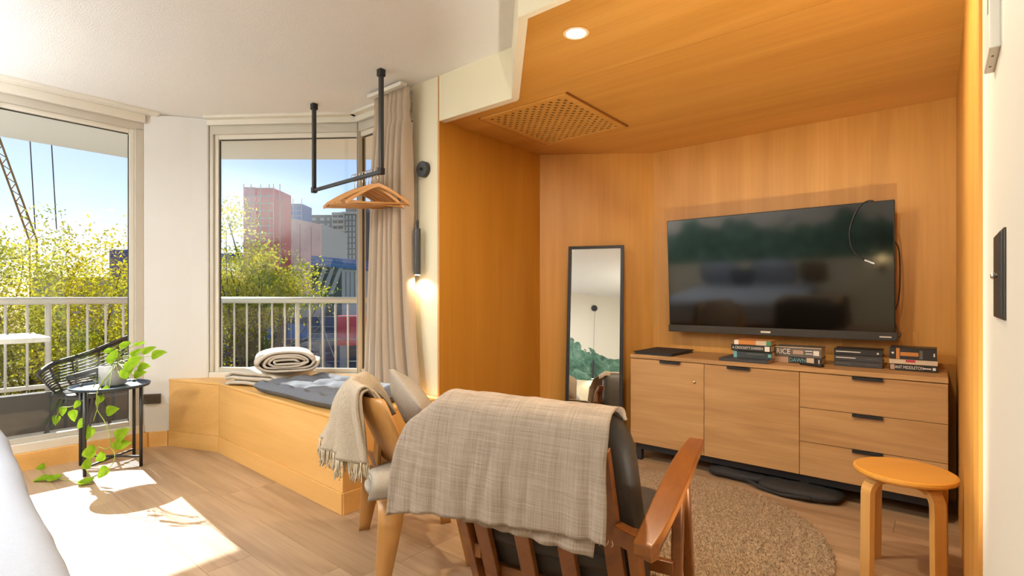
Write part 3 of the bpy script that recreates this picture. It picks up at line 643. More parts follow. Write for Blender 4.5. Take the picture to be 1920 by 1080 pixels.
def ubend(y, foot, w0, w1, zt, nm, f_=1.0):
    """inverted U of bent ply across the chair with tapered legs"""
    for s in (-1, 1):
        prof = [(a*s*f_, b) for a, b in ((.10, zt), (.20, zt - .002), (.255, zt - .02), (.285, zt - .07), (.292, .22), (.305, .0))]
        P = smooth_path([Vector((a, 0, b)) for a, b in prof], 5); k = len(P)
        def fn(a, t):
            f = t*(k-1); i = min(int(f), k-2); p = P[i].lerp(P[i+1], f-i); ww = w0 + (w1-w0)*max(0, (zt - p.z)/zt); yy = y + foot*(zt - p.z)/zt
            return Vector((p.x, yy + (a-.5)*ww, p.z))
        MB().grid(fn, 2, 30).build('leg', 'bent_ply', pc, world=False, smooth=True, solid=.014)
ubend(.07, -.05, .11, .05, .345, 'rear'); ubend(.36, .06, .09, .05, .36, 'front', .74)
# folded blanket on the seat
sbk = thing('seat_blanket', 'grey folded blanket on the plywood chair seat', 'blanket', (pc0.x, pc0.y, .40), FL)
def sbl(off, drop):
    def fn(a, t):
        x = -.22 + .60*a; q_ = min(1, max(0, (x - .08)/.14)); y0 = .10 - .125*q_*q_*(3 - 2*q_); y = y0 + (.36 - y0)*t; z = .418 + off + .006*noise.noise(Vector((a*4, t*4, off*90)))
        if x > .23:
            k = (x - .23)/.15; x = .23 + .055*math.sin(min(1.57, k*2.2)) + .35*off; z = z - (k**1.5)*drop
        return Vector((x, y + .03*noise.noise(Vector((a*3, t*2, 5 + off*40))), z))
    return MB().grid(fn, 40, 14)
for k, (o_, d_) in enumerate(((0, .03), (.020, .055), (.040, .085))):
    sbl(o_, d_).build('fold', 'seat_blanket', sbk, world=False, smooth=True, solid=.012)
settle(sbk)
# cushion leaning against the ply back
pil = thing('cushion', 'taupe linen cushion leaning on the plywood chair back', 'cushion', (pc0.x, pc0.y, .45), FL)
Mp = Matrix.Translation((-.03, .235, .628)) @ Matrix.Rotation(R(30), 4, 'X') @ Matrix.Rotation(R(24), 4, 'Y')
def pilf(q):
    k = 1 - .8*(abs(q.x)/.2)**2.5; k2 = 1 - .8*(abs(q.y)/.2)**2.5
    return Mp @ Vector((q.x*1.0, q.z*max(.15, k)*max(.15, k2), q.y))
cush('pad', pilf, .19, .18, .075, pil, 'cushion', .22, .014, 13, 2, 60, 30)
settle(pil)
# fringed wool throw over the ply back
ft = thing('fringed_throw', 'beige wool throw with cream fringe over the plywood chair back', 'throw', (pc0.x, pc0.y, .45), FL)
def ftf(layer):
    def fn(a, t):
        x = .165 - .41*a                      # along the back, near side to far side
        bow = -.085*(1 - (x/.25)**2)
        P = [(.165, .58), (.12, .68), (.06, .772), (.018, .768), (.02, .70), (.048, .60), (.070, .478 + .03*a)]
        q = smooth_path([Vector((a_, b_, 0)) for a_, b_ in P], 6); f = t*(len(q)-1); i = min(int(f), len(q)-2); p = q[i].lerp(q[i+1], f-i)
        k = max(0, (t - .5)/.5); flare = .20*k*a + .02*k
        fold = .026*math.sin(a*17 + layer*2 + 1.2*k) * (.2 + k) + .012*noise.noise(Vector((a*9, t*3, layer)))
        return Vector((x - .05*k*(a-.3) , p.x + bow - fold*.7 - flare - .016*layer, p.y + .014*layer + .008*noise.noise(Vector((a*6, t*6, 7))) - .03*k*layer))
    return fn
for ly in (0, 1):
    MB().grid(ftf(ly), 48, 40).build('cloth_fold', 'wool_beige', ft, world=False, smooth=True, solid=.010)
mb = MB(); rnd = random.Random(8)
for ly in (0, 1):
    for k in range(150):
        a = rnd.random(); p = ftf(ly)(a, 1.0); L = .055 + .03*rnd.random()
        mb.tube(smooth_path([p + Vector((0, 0, .004)), p + Vector((.006*rnd.uniform(-1,1), .006*rnd.uniform(-1,1), -L*.5)), p + Vector((.014*rnd.uniform(-1,1), .012*rnd.uniform(-1,1), -L))], 2), .0022, 4)
o = mb.build('fringe', 'fringe', ft, world=False, smooth=True); o['kind'] = 'stuff'

settle(ft)
# ------------------------------------------------------------------ futon and blankets on the window seat
fu = thing('futon', 'tufted charcoal futon mat laid along the window seat', 'mat', (-3.07, 1.93, BT))
FX0, FX1, FY0, FY1 = -3.56, -2.53, 1.585, 2.115
tuft = [(FX0 + .09 + .18*i, FY0 + .08 + .16*j) for i in range(6) for j in range(3)]
def fut(sgn):
    def fn(a, b):
        x, y = FX0 + (FX1-FX0)*a, FY0 + (FY1-FY0)*b
        dx = min(a, 1-a)*(FX1-FX0); dy = min(b, 1-b)*(FY1-FY0); ed = min(dx, dy)
        h = .044*min(1, (ed/.045))**.5
        if sgn > 0:
            dm = min((x-tx)**2 + (y-ty)**2 for tx, ty in tuft); h -= .026*math.exp(-dm/.0022) * min(1, ed/.05)
            h += .007*noise.noise(Vector((x*9, y*9, 1))) * min(1, ed/.05)
            g = min(abs(((y - FY0 - .08)/.16 + .5) % 1 - .5), 1)*.16; h -= .010*math.exp(-g*g/.0004) * min(1, ed/.05)
        return Vector((x + .012*noise.noise(Vector((y*4, 3, 0))), y + .012*noise.noise(Vector((x*4, 0, 5))), BT + .042 + sgn*h*(1 if sgn > 0 else .95)))
    return fn
mb = MB(); mb.grid(fut(1), 110, 66); mb.grid(fut(-1), 40, 24)
# side walls join the two skins
mb.build('mat_body', 'futon', fu, smooth=True)
for tx, ty in tuft: MB().lathe([(.009, 0), (.007, .004)], (tx, ty, BT + .056), 8).build('tuft_button', 'futon', fu)
def folded(name, label, c, rz, L, wid, hgt, turns, mt, seed):
    """a blanket rolled flat: spiral cross-section in x-z, extruded along y"""
    t = thing(name, label, 'blanket', c, rz)
    N = turns * 40
    def spi(i, extra=0):
        k = i / N; an = 2*math.pi*turns*k; r = .10 + .90*k
        sg = lambda v, p: math.copysign(abs(v)**p, v)
        return Vector((sg(math.cos(an), .55)*(wid/2)*(.30 + .70*r) * 1.0, 0, sg(math.sin(an), .8)*(hgt/2)*r))
    def fn(a, b):
        p = spi(a*N); y = -L/2 + L*b; sag = -.022*((p.x/(wid/2))**2) * (1 if p.z > 0 else .1)
        wob = Vector((.022*noise.noise(Vector((a*14, b*3, seed))), 0, .013*noise.noise(Vector((a*20, b*3, seed + 5)))))
        e = 1 - .10*abs(2*b-1)**6
        return Vector((p.x*e, y + .012*noise.noise(Vector((a*18, seed, b))), hgt/2 + p.z*e + sag)) + wob
    MB().grid(fn, N, 14).build('rolled_cloth', mt, t, world=False, smooth=True, solid=.014)
    return t
b1c = W(-1.80, 3.88, BT)
lowb = thing('blanket', 'pale beige blanket folded flat beneath the rolled one', 'blanket', b1c, ALPHA + R(-20))
for k in range(3):
    def fn(a, b, k=k):
        x, y = -.235 + .47*a, -.20 + .40*b; ed = min(a, 1-a)*.47; ed2 = min(b, 1-b)*.4
        return Vector((x, y, .022 + .034*k + .012*min(1, ed/.06)*min(1, ed2/.06) - .03*(1-min(1, ed/.05))*(1 if k == 2 else .3) + .006*noise.noise(Vector((x*9, y*9, k)))))
    MB().grid(fn, 34, 26).build('fold', 'blanket', lowb, world=False, smooth=True, solid=.022)
folded('rolled_blanket', 'cream blanket rolled flat with its spiral end facing the room', W(-1.655, 3.80, BT + .108), ALPHA + R(26), .34, .44, .16, 4, 'blanket', 2)

# ------------------------------------------------------------------ curtain
cu = thing('curtain', 'gathered taupe curtain hanging beside the bay window', 'curtain', (-2.83, 2.15, BT))
def curt(a, t):
    z = 2.545 - (2.545 - BT - .012) * t
    x0, x1 = -3.045 - .14*t**1.3, -2.672 + .10*t**5
    k = .35 + .65*min(1, t*4); 
    ph = a*2*math.pi*7.5 + 1.1*math.sin(a*11) + .5*math.sin(t*3 + a*5)
    amp = .050*k*(.75 + .5*noise.noise(Vector((a*6, t*1.2, 2))))
    x = x0 + (x1-x0)*a + .012*math.sin(ph*1.0 + 1.1)*k
    y = 2.185 + .8*amp*math.sin(ph) + .02*math.sin(a*7 + t*2)*t
    if t < .055: y = 2.185 + amp*.55*math.sin(ph)
    if .075 < t < .11: y += -.4*amp*math.sin(ph)
    return Vector((x, y, z))
MB().grid(curt, 220, 50).build('drape', 'curtain_cloth', cu, smooth=True, solid=.004)
MB().box(-3.07, -2.70, 2.145, 2.195, 2.548, 2.572).build('heading_track', 'frame_light', cu)

# ------------------------------------------------------------------ ceiling hung clothes rail and hangers
RZ = 1.95; ra, rb = Vector((-3.555, 2.025, RZ)), Vector((-2.692, 1.985, RZ))
cr = thing('clothes_rail', 'black square clothes rail hung from the ceiling', 'clothes rail', ((ra.x+rb.x)/2, 2.0, CEIL))
for p in (ra, rb):
    MB().box(p.x-.0125, p.x+.0125, p.y-.0125, p.y+.0125, RZ-.012, CEIL-.03).build('drop_bar', 'charcoal_metal', cr, bevel=.002)
    MB().box(p.x-.020, p.x+.020, p.y-.020, p.y+.020, CEIL-.045, CEIL).build('ceiling_socket', 'black_metal', cr, bevel=.003)
    MB().box(p.x-.017, p.x+.017, p.y-.017, p.y+.017, RZ-.018, RZ+.022).build('corner_joint', 'black_metal', cr, bevel=.002)
MB().beam(ra, rb, .022, .022).build('hanging_bar', 'charcoal_metal', cr, bevel=.002)
def make_hanger():
    h = thing('coat_hanger', 'x', 'coat hanger', (0,0,0), 0, 'wooden hangers on the clothes rail')
    hook = [(0, .030*math.cos(t)*.62, .002 + .0185*math.sin(t)) for t in [R(-40 + 20*i) for i in range(12)]]
    hk = [Vector((0, .019*math.cos(R(a)), .019*math.sin(R(a)))) for a in range(-30, 200, 15)]
    hk = [Vector((0, 0, -.075)), Vector((0, 0, -.03)), Vector((0, .012, -.02))] + hk
    MB().tube(hk, .0025, 6).build('hook', 'chrome', h, world=False, smooth=True)
    up, lo = [], []
    for i in range(13):
        s = -1 + i/6; y = s*.205; up.append(Vector((-.006 - .02*abs(s)**2, y, -.075 - .115*abs(s)**1.25))); lo.append(Vector((-.006 - .02*abs(s)**2, y*.985, -.102 - .110*abs(s)**1.35)))
    P = up + lo[::-1]; n_ = len(P); mb = MB(); mb.add(P + [p + Vector((.013, 0, 0)) for p in P],
        [(i, i+1, 2*13-2-i, 2*13-1-i) for i in range(12)] + [(n_+2*13-1-i, n_+2*13-2-i, n_+i+1, n_+i) for i in range(12)] + [((i+1) % n_, i, n_+i, n_+(i+1) % n_) for i in range(n_)])
    mb.build('shoulder', 'hanger_wood', h, world=False, bevel=.003, fix=True)
    MB().tube([(-.018, -.188, -.198), (-.018, .188, -.198)], .0065, 8).build('trouser_bar', 'hanger_wood', h, world=False, smooth=True)
    return h
hg = make_hanger(); NH = 9; rnd = random.Random(2)
ords = ['nearest the wall', 'second from the wall', 'third from the wall', 'fourth from the wall', 'fifth from the wall', 'sixth from the wall', 'seventh from the wall', 'eighth from the wall', 'farthest from the wall']
for k in range(NH):
    o = hg if k == 0 else copy_tree(hg)
    p = rb.lerp(ra, .045 + .040*k); o.location = p + Vector((0, 0, .0105)) + Vector((0, 0, -.0)); o.rotation_euler = (R(rnd.uniform(-3.5, 3.5)), 0, R(-25 + rnd.uniform(-4, 4)))
    o['label'] = 'wooden coat hanger on the black rail, ' + ords[k]

# ------------------------------------------------------------------ wall pendant
lp = Vector((-2.617, VH, 2.005))
pl = thing('pendant_lamp', 'black tube pendant on a cord beside the curtain', 'lamp', lp)
MB().lathe([(.052, 0), (.052, .030), (.049, .033)], lp, 32, (0,-1,0)).build('wall_rose', 'charcoal_metal', pl)
MB().lathe([(.010, .032), (.010, .05)], lp, 12, (0,-1,0)).build('rose_knob', 'black_metal', pl)
lx, ly_ = lp.x - .012, VH - .055
MB().tube([(lx, ly_, 1.99), (lx, ly_, 1.655)], .0022, 6).build('cord', 'black_metal', pl)
MB().lathe([(.009, 0), (.009, .055)], (lx, ly_, 1.61), 12).build('stem', 'black_metal', pl)
MB().lathe([(.021, 0), (.021, .30), (.019, .302)], (lx, ly_, 1.31), 24).build('tube_shade', 'charcoal_metal', pl)
MB().lathe([(.017, 0), (.017, .004)], (lx, ly_, 1.3055), 20).build('bulb', 'pendant_glow', pl)
def lamp_light(name, kind, loc, power, col, parent, size=.05, spot=None, blend=.6, aim=(0,0,-1)):
    d = bpy.data.lights.new(name, kind); d.energy = power; d.color = col
    if kind == 'SPOT': d.spot_size = spot; d.spot_blend = blend; d.shadow_soft_size = size
    elif kind == 'AREA': d.shape = 'DISK'; d.size = size
    else: d.shadow_soft_size = size
    o = bpy.data.objects.new(name, d); COL.objects.link(o); o.rotation_euler = Vector(aim).to_track_quat('-Z', 'Y').to_euler(); o.parent = parent
    o.location = Vector(loc) - (root_of(parent).location if parent else Vector((0,0,0))); return o
lamp_light('pendant_light', 'SPOT', (lx, ly_, 1.295), 5, (1, .74, .42), pl, .02, R(150), .5)

# ------------------------------------------------------------------ downlight and vent grille in the soffit
def downlight(u, v, zc, label, power, cone=150):
    d = thing('downlight', label, 'downlight', (u, v, zc))
    MB().lathe([(.052, 0), (.056, -.004), (.044, -.006), (.040, -.001)], (u, v, zc), 40).build('bezel', 'bulb_ring', d, smooth=False, fix=True)
    MB().lathe([(.0395, -.002), (.0395, -.0065)], (u, v, zc), 32).build('lens', 'lamp_glow', d, fix=True)
    lamp_light('downlight_light', 'AREA', (u, v, zc - .009), power, (1, .82, .58), d, .08)
    return d
downlight(-1.207, 1.906, SOF, 'glowing round downlight in the plywood soffit', 22)
downlight(-.34, 1.93, SOF, 'added round soffit downlight nearest the right wall', 16)  # unseen second downlight, added to brighten the alcove
vg = thing('vent_grille', 'square perforated plywood vent in the alcove soffit', 'vent', (-1.93, 2.79, SOF))
GX0, GX1, GY0, GY1 = -2.255, -1.605, 2.425, 3.165
MB().box(GX0 + .03, GX1 - .03, GY0 + .03, GY1 - .03, SOF - .0045, SOF - .0030).build('dark_backing', 'black_soft', vg)
nx, ny = 20, 22; cx_, cy_ = (GX1-GX0-.08)/nx, (GY1-GY0-.08)/ny; mb = MB()
for i in range(nx):
    for j in range(ny):
        x, y = GX0 + .04 + cx_*(i+.5), GY0 + .04 + cy_*(j+.5); hx, hy = cx_/2, cy_/2; zz = SOF - .010
        if (i + j) % 2 == 0:
            r_ = .0142; vs = [(x-hx,y-hy,zz),(x+hx,y-hy,zz),(x+hx,y+hy,zz),(x-hx,y+hy,zz)] + [(x + r_*math.cos(R(45*k-135)), y + r_*math.sin(R(45*k-135)), zz) for k in range(8)] + [(x + r_*math.cos(R(45*k-135)), y + r_*math.sin(R(45*k-135)), zz+.005) for k in range(8)]
            fs = [(0,4,5), (0,5,6,1), (1,6,7), (1,7,8,2), (2,8,9), (2,9,10,3), (3,10,11), (3,11,4,0)] + [(4+k, 12+k, 12+(k+1) % 8, 4+(k+1) % 8) for k in range(8)]
            fs = [f[::-1] for f in fs]; mb.add(vs, fs)
        else: mb.add([(x-hx,y-hy,zz),(x-hx,y+hy,zz),(x+hx,y+hy,zz),(x+hx,y-hy,zz)], [(0,1,2,3)])
mb.build('perforated_panel', 'ply_u', vg)
for x0, x1, y0, y1 in ((GX0, GX1, GY0, GY0+.04), (GX0, GX1, GY1-.04, GY1), (GX0, GX0+.04, GY0+.04, GY1-.04), (GX1-.04, GX1, GY0+.04, GY1-.04)):
    MB().box(x0, x1, y0, y1, SOF-.0125, SOF-.0005).build('frame_strip', 'ply_u', vg, bevel=.002)
for x0, x1, y0, y1 in ((GX0-.012, GX0, GY0, GY1), (GX1, GX1+.012, GY0, GY1)): MB().box(x0, x1, y0, y1, SOF-.009, SOF-.0005).build('side_bead', 'teak', vg)  # darker teak strips along two sides of the vent

# ------------------------------------------------------------------ side table, pot and trailing plant
tc_ = Vector((-4.40, 1.0, 0)); TT = .56
tb = thing('side_table', 'round blue-black metal tray table by the tall window', 'side table', tc_)
MB().lathe([(.0, .0), (.205, .0), (.222, .004), (.228, .022), (.225, .023), (.218, .008), (.203, .005), (0, .005)], tc_ + Vector((0,0,TT-.02)), 48).build('tray', 'table_blue', tb, smooth=True, fix=True)
for k in range(4):
    a = R(-52 + 90*k); p = tc_ + Vector((.212*math.cos(a), .212*math.sin(a), 0))
    MB().tube([p, p + Vector((0,0,TT+.002))], .0105, 10).build('leg', 'charcoal_metal', tb, smooth=True)
for k in range(2):
    a = R(-52 + 90*k); d = Vector((.212*math.cos(a), .212*math.sin(a), 0))
    MB().beam(tc_ + d + Vector((0,0,.055+.012*k)), tc_ - d + Vector((0,0,.055+.012*k)), .012, .012).build('cross_bar', 'charcoal_metal', tb)
def at(px, py, Z): return W((px - 960)/970*Z, Z, EYE + (555 - py)*Z/970)
pp = at(212, 724, 3.62); pp.z = TT - .0145
pot = thing('plant_pot', 'pale grey glazed plant pot on the tray table', 'plant pot', pp)
MB().lathe([(.060, 0), (.078, .012), (.080, .07), (.080, .140), (.074, .141), (.073, .122), (0, .120)], pp, 32).build('body', 'pot_glaze', pot, smooth=True, fix=True)
MB().lathe([(.0, .1215), (.0725, .1225), (0.0, .128)], pp, 20).build('soil', 'bark', pot, fix=True)
pt = thing('trailing_plant', 'lime green trailing pothos spilling from the grey pot to the floor', 'plant', pp)
def leaf_mesh():
    P = []; n_ = 7
    out = [(0, 0, 0)]
    for i in range(1, n_):
        t = i/n_; w = .42*math.sin(math.pi*t**.62)**.9
        out.append((w, t, .0))
    L = [Vector((x, y - .06*(x > .3), -.16*(y-.4)**2 + .22*x*x)) for x, y, z in out] + [Vector((0, 1.0, -.14))]
    vs = L + [Vector((-p.x, p.y, p.z)) for p in L[1:-1]]; mid = [Vector((0, p.y, -.16*(p.y-.4)**2 - .02)) for p in L[1:-1]]
    base = len(vs); vs += mid; fs = []; k = len(L)
    R_ = list(range(k)); Lf = [0] + list(range(k, k + k - 2)) + [k-1]; Md = [0] + list(range(base, base + k - 2)) + [k-1]
    for i in range(k-1):
        for S, fl_ in ((R_, 0), (Lf, 1)):
            f = [Md[i], S[i], S[i+1], Md[i+1]]; g = []
            for q in f:
                if q not in g: g.append(q)
            if len(g) > 2: fs.append(tuple(g if not fl_ else g[::-1]))
    return vs, fs
lv, lf = leaf_mesh(); lme = bpy.data.meshes.new('leaf'); lme.from_pydata([tuple(v) for v in lv], [], lf); lme.materials.append(MAT['pothos_leaf'])
for p in lme.polygons: p.use_smooth = True
LEAVES = [(222,662,3.55,.085,200,60),(238,650,3.5,.085,150,50),(252,648,3.5,.08,60,40),(266,662,3.45,.09,40,50),(283,668,3.45,.095,20,60),(240,682,3.4,.09,30,70),(232,692,3.35,.10,40,60),(226,708,3.35,.10,50,70),
          (250,704,3.42,.08,20,70),(258,688,3.45,.08,10,60),(206,660,3.6,.07,140,40),(215,676,3.5,.075,170,60),(246,668,3.45,.08,60,60),(205,728,3.4,.06,200,80),(193,742,3.4,.07,250,80),
          (137,768,3.55,.085,-80,90),(120,762,3.6,.07,-100,80),(108,778,3.65,.075,-100,90),(160,786,3.42,.075,230,80),(172,800,3.36,.095,250,80),(198,772,3.4,.085,10,85),(216,822,3.3,.10,30,80),(222,836,3.3,.075,20,80),
          (180,844,3.28,.10,200,80),(198,852,3.26,.075,220,80),(214,842,3.3,.075,60,80),(203,876,3.24,.085,230,80),(161,880,3.3,.08,100,80),(168,912,3.20,.10,170,20),(98,916,3.28,.10,190,20),(104,930,3.24,.09,150,20),(90,925,3.3,.08,230,20),(150,752,3.5,.06,230,80),(85,882,3.5,.07,210,60)]
rnd = random.Random(6); LP = []
for px, py, Z, s, az, pit in LEAVES:
    p = at(px, py, Z); p.z = max(p.z, .02); LP.append(p)
    o = bpy.data.objects.new('leaf', lme); COL.objects.link(o); o.parent = pt; o.location = p - pp
    q = Matrix.Rotation(ALPHA, 4, 'Z') @ Matrix.Rotation(R(pit - 8 + rnd.uniform(-10, 10)), 4, 'X') @ Matrix.Rotation(R(az - 90 + rnd.uniform(-10, 10)), 4, 'Z')
    o.rotation_euler = q.to_euler(); o.scale = (s, s, s)
rim = pp + Vector((0, 0, .135))
def vine(pts, r=.0028):
    MB().tube(smooth_path(pts, 6), r, 6).build('vine', 'vine', pt, smooth=True)
vine([rim, at(214, 690, 3.4), at(185, 728, 3.33), at(182, 765, 3.33), at(196, 790, 3.33), at(205, 815, 3.28), at(208, 838, 3.28), at(215, 850, 3.27), at(212, 868, 3.25), at(198, 885, 3.22), at(195, 893, 3.2)])
vine([rim, at(205, 700, 3.4), at(182, 735, 3.35), at(186, 752, 3.35), at(175, 790, 3.34)])
vine([at(208, 838, 3.28), at(198, 842, 3.27), at(185, 838, 3.27), at(180, 844, 3.26)])
vine([rim, at(200, 690, 3.55), at(160, 745, 3.56), at(135, 762, 3.56), at(115, 765, 3.6), at(105, 785, 3.65)])
for i in range(0, 15): vine([rim + Vector((rnd.uniform(-.03,.03), rnd.uniform(-.03,.03), 0)), rim.lerp(LP[i], .5) + Vector((0,0,.03)), LP[i]], .002)
vine([at(161, 880, 3.3), Vector((*at(172, 892, 3.28).xy, .012)), Vector((*at(168, 912, 3.2).xy, .01)), Vector((*at(140, 914, 3.24).xy, .01)), Vector((*at(98, 918, 3.28).xy, .012))])

# ------------------------------------------------------------------ sockets and fittings on the walls
def outlet(label, p, n, w, h, ports=2):
    n = Vector(n).normalized(); t = Vector((-n.y, n.x, 0)); s = thing('power_socket', label, 'socket', p)
    MB().beam(Vector(p), Vector(p) + n*.022, w, h, (0,0,1)).build('faceplate', 'bronze', s, bevel=.003)
    for k in range(ports):
        c = Vector(p) + t*(w*.26*(2*k - (ports-1))) + n*.0225
        for dx, dz in ((-.012, .012), (.012, .012), (0, -.012)): MB().beam(c + t*dx + Vector((0,0,dz)), c + t*dx + Vector((0,0,dz)) + n*.0015, .005, .010).build('pin_slot', 'black_plastic', s)
cn = Vector((.828, -.56, 0)); cp = Vector((-4.715, 1.336, .372))
outlet('bronze double power socket low on the white window column', cp, cn, .115, .075)
outlet('small dark power socket low on the timber return', (UR - .006, 1.86, .30), (-1, 0, 0), .05, .12, 1)
def wallz(px, py):
    d = (px - 960)/970; Z = UR/(d*CA - SA); return (d*SA + CA)*Z, EYE + (555 - py)*Z/970
v1, zt = wallz(1868, 444); v0, zb = wallz(1887, 601)
lt = thing('latch_plate', 'long dark bronze latch plate on the pale right wall', 'latch', (UR, (v0+v1)/2, zb))
MB().box(UR - .004, UR + .001, v0, v1, zb, wallz(1868, 444)[1]).build('plate', 'bronze', lt, bevel=.003)
MB().box(UR - .007, UR - .003, v0, v0 + (v1-v0)*.22, zb + .004, zt - .004).build('raised_edge', 'charcoal_metal', lt, bevel=.002)
MB().lathe([(.004, 0), (.003, .002), (.006, .004), (.006, .007), (.003, .009)], (UR - .004, (v0+v1)/2 + .01, (zb+zt)/2), 16, (-1,0,0)).build('knob', 'chrome', lt, smooth=True)
va, vb_ = 1.36, 1.22
ic = thing('wall_control', 'white boxy control unit high on the pale right wall', 'control unit', (UR, 1.29, 1.60))
MB().box(UR - .015, UR + .001, vb_, va, 1.60, 2.05).build('casing', 'white_plastic', ic, bevel=.003)
MB().box(UR - .0156, UR - .0145, vb_ + .022, vb_ + .030, 1.67, 2.0).build('seam', 'book_slate', ic)
for k in (.3, .7): MB().lathe([(.002, 0), (.002, .001)], (UR - .008, vb_ + (va-vb_)*k, 1.5998), 8, (0,0,-1)).build('screw', 'black_plastic', ic)

# ------------------------------------------------------------------ bed and what the mirror and the screen reflect
BU0, BU1, BV0, BV1, BZ = -3.30, -1.385, -1.70, .295, .605
bd = thing('bed', 'wide bed with smooth white duvet in the near left corner', 'bed', ((BU0+BU1)/2, -.7, 0))
MB().box(BU0 + .06, BU1 - .06, BV0, BV1 - .06, .10, .30).build('bed_base', 'brown_cloth', bd, bevel=.01)
for u in (BU0 + .14, BU1 - .14):
    for v in (BV0 + .1, BV1 - .2): MB().box(u-.03, u+.03, v-.03, v+.03, 0, .10).build('leg', 'black_metal', bd)
MB().box(BU0 + .04, BU1 - .04, BV0, BV1 - .05, .30, .545).build('mattress', 'sheet', bd, bevel=.05, seg=4)
def duv(a, b):
    # skirted sheet: parameter square wrapped over the mattress with rounded edges
    def wrap(s, lo, hi, drop):   # s -0.15..1.15
        L = hi - lo; r = .075; x = lo + s*L
        if x > hi - r: t = min(x - hi + r, r*1.57); ang = t/r; dx = hi - r + r*math.sin(ang); dz = r*(1-math.cos(ang)) + max(0, x - hi + r - r*1.57); return dx, dz
        if x < lo + r: t = min(lo + r - x, r*1.57); ang = t/r; dx = lo + r - r*math.sin(ang); dz = r*(1-math.cos(ang)) + max(0, lo + r - x - r*1.57); return dx, dz
        return x, 0
    x, dz1 = wrap(-.14 + 1.28*a, BU0, BU1, 0); y, dz2 = wrap(b*1.12, BV0, BV1, 0)
    dz2 = 0 if b < .3 else dz2
    dz = max(dz1, dz2) if dz1*dz2 == 0 else math.hypot(dz1, dz2) if max(dz1, dz2) < .08 else max(dz1, dz2)
    if dz1 > 0 and dz2 > 0:   # round the plan corner
        cxn = BU1 - .12 if x > (BU0+BU1)/2 else BU0 + .12; cyn = BV1 - .12
    z = BZ - min(dz, .40)
    nn = noise.noise(Vector((x*2.3, y*2.3, z*2)))*.008 + noise.noise(Vector((x*7, y*7, z*5)))*.003
    return Vector((x + nn, y + nn, max(z, .2) + nn))
MB().grid(duv, 120, 110).build('duvet', 'sheet', bd, smooth=True, solid=.02)
bd.rotation_euler.z = R(-2.7)
def pillow(label, c, rx, mt, sx=.33, sy=.22, sz=.085, seed=1):
    t = thing('pillow', label, 'pillow', c); Mx = Matrix.Rotation(R(rx), 4, 'X')
    cush('pad', lambda q: Mx @ Vector((q.x, q.y, q.z*max(.2, 1-.6*(abs(q.x)/sx)**3)*max(.2, 1-.6*(abs(q.y)/sy)**3))), sx, sy, sz, t, mt, .4, .012, 7, seed)
pillow('white pillow propped at the window side of the bed', (-2.83, -1.50, .84), 62, 'sheet')
pillow('white pillow propped at the lamp side of the bed', (-2.0, -1.50, .84), 62, 'sheet', seed=4)
pillow('small charcoal cushion propped between the white pillows', (-2.42, -1.30, .79), 66, 'futon', .17, .16, .07, 6)
pillow('taupe bolster lying by the lamp side of the bed head', (-1.45, -1.50, .82), 62, 'brown_cloth', .19, .2, .07, 9)
def wall_lamp(u, label):
    t = thing('bedside_pendant', label, 'lamp', (u, VB, 2.30), 0)
    MB().lathe([(.055, 0), (.055, .03)], (u, VB, 2.34), 24, (0,1,0)).build('wall_rose', 'charcoal_metal', t)
    MB().tube([(u, VB + .06, 2.33), (u, VB + .06, 1.36)], .0025, 6).build('cord', 'black_metal', t)
    MB().lathe([(.022, 0), (.022, .32)], (u, VB + .06, 1.04), 20).build('tube_shade', 'charcoal_metal', t)
    MB().lathe([(.018, 0), (.018, .004)], (u, VB + .06, 1.035), 16).build('bulb', 'pendant_glow', t)
    lamp_light('bedside_light', 'SPOT', (u, VB + .06, 1.02), 5, (1, .74, .42), t, .02, R(150), .5)
wall_lamp(-.62, 'black tube pendant on the painted wall seen in the mirror')
outlet('dark power socket under the reflected bedside pendant', (-.62, VB + .018, .84), (0, 1, 0), .085, .12, 1)
# fill lamp added on the ceiling, out of view, to brighten the room
def fill_ceiling_lamp(u, v, label, power, size=.34, col=(.97, .97, 1)):
    t = thing('fill_ceiling_lamp', label, 'fill lamp', (u, v, CEIL))
    MB().lathe([(size/2, 0), (size/2 + .01, -.01), (size/2 + .008, -.05), (size/2 - .01, -.055)], (u, v, CEIL), 40).build('rim', 'white_plastic', t, fix=True)
    MB().lathe([(size/2 - .012, -.045), (size/2 - .02, -.06)], (u, v, CEIL), 32).build('diffuser', 'lamp_glow', t, fix=True)
    lamp_light('fill_ceiling_light', 'AREA', (u, v, CEIL - .065), power, col, t, size)
fill_ceiling_lamp(-2.3, -.5, 'added round white fill lamp over the middle of the bed', 40)
def uplighter(u, v, label, power):  # unseen lamp, added to brighten the ceiling
    t = thing('fill_floor_lamp', label, 'lamp', (u, v, 0))
    MB().lathe([(.14, 0), (.14, .015), (.02, .025)], (u, v, 0), 32).build('base', 'black_metal', t)
    MB().tube([(u, v, .02), (u, v, 1.72)], .011, 10).build('pole', 'black_metal', t)
    MB().lathe([(.03, 1.70), (.09, 1.75), (.15, 1.83), (.146, 1.832), (.085, 1.757), (.0, 1.72)], (u, v, 0), 32).build('bowl_shade', 'black_metal', t, smooth=True, fix=True)
    lamp_light('uplight', 'SPOT', (u, v, 1.80), power, (.94, .965, 1), t, .08, R(165), .4, (0, 0, 1))
uplighter(-4.20, -1.30, 'added black fill lamp between bed and window wall', 400)
sn = thing('fill_sconce', 'added opal fill globe on the pale right wall behind the viewer', 'lamp', (UR, -.30, 1.80))  # unseen globe, added as fill for the alcove and room
MB().lathe([(.05, 0), (.05, .02), (.02, .03), (.02, .05)], (UR, -.30, 1.80), 24, (-1, 0, 0)).build('wall_plate', 'brass', sn)
MB().lathe([(.02, -.062), (.045, -.045), (.062, 0), (.045, .045), (.01, .06)], (UR - .10, -.30, 1.80), 24).build('globe', 'fill_glow', sn, smooth=True)
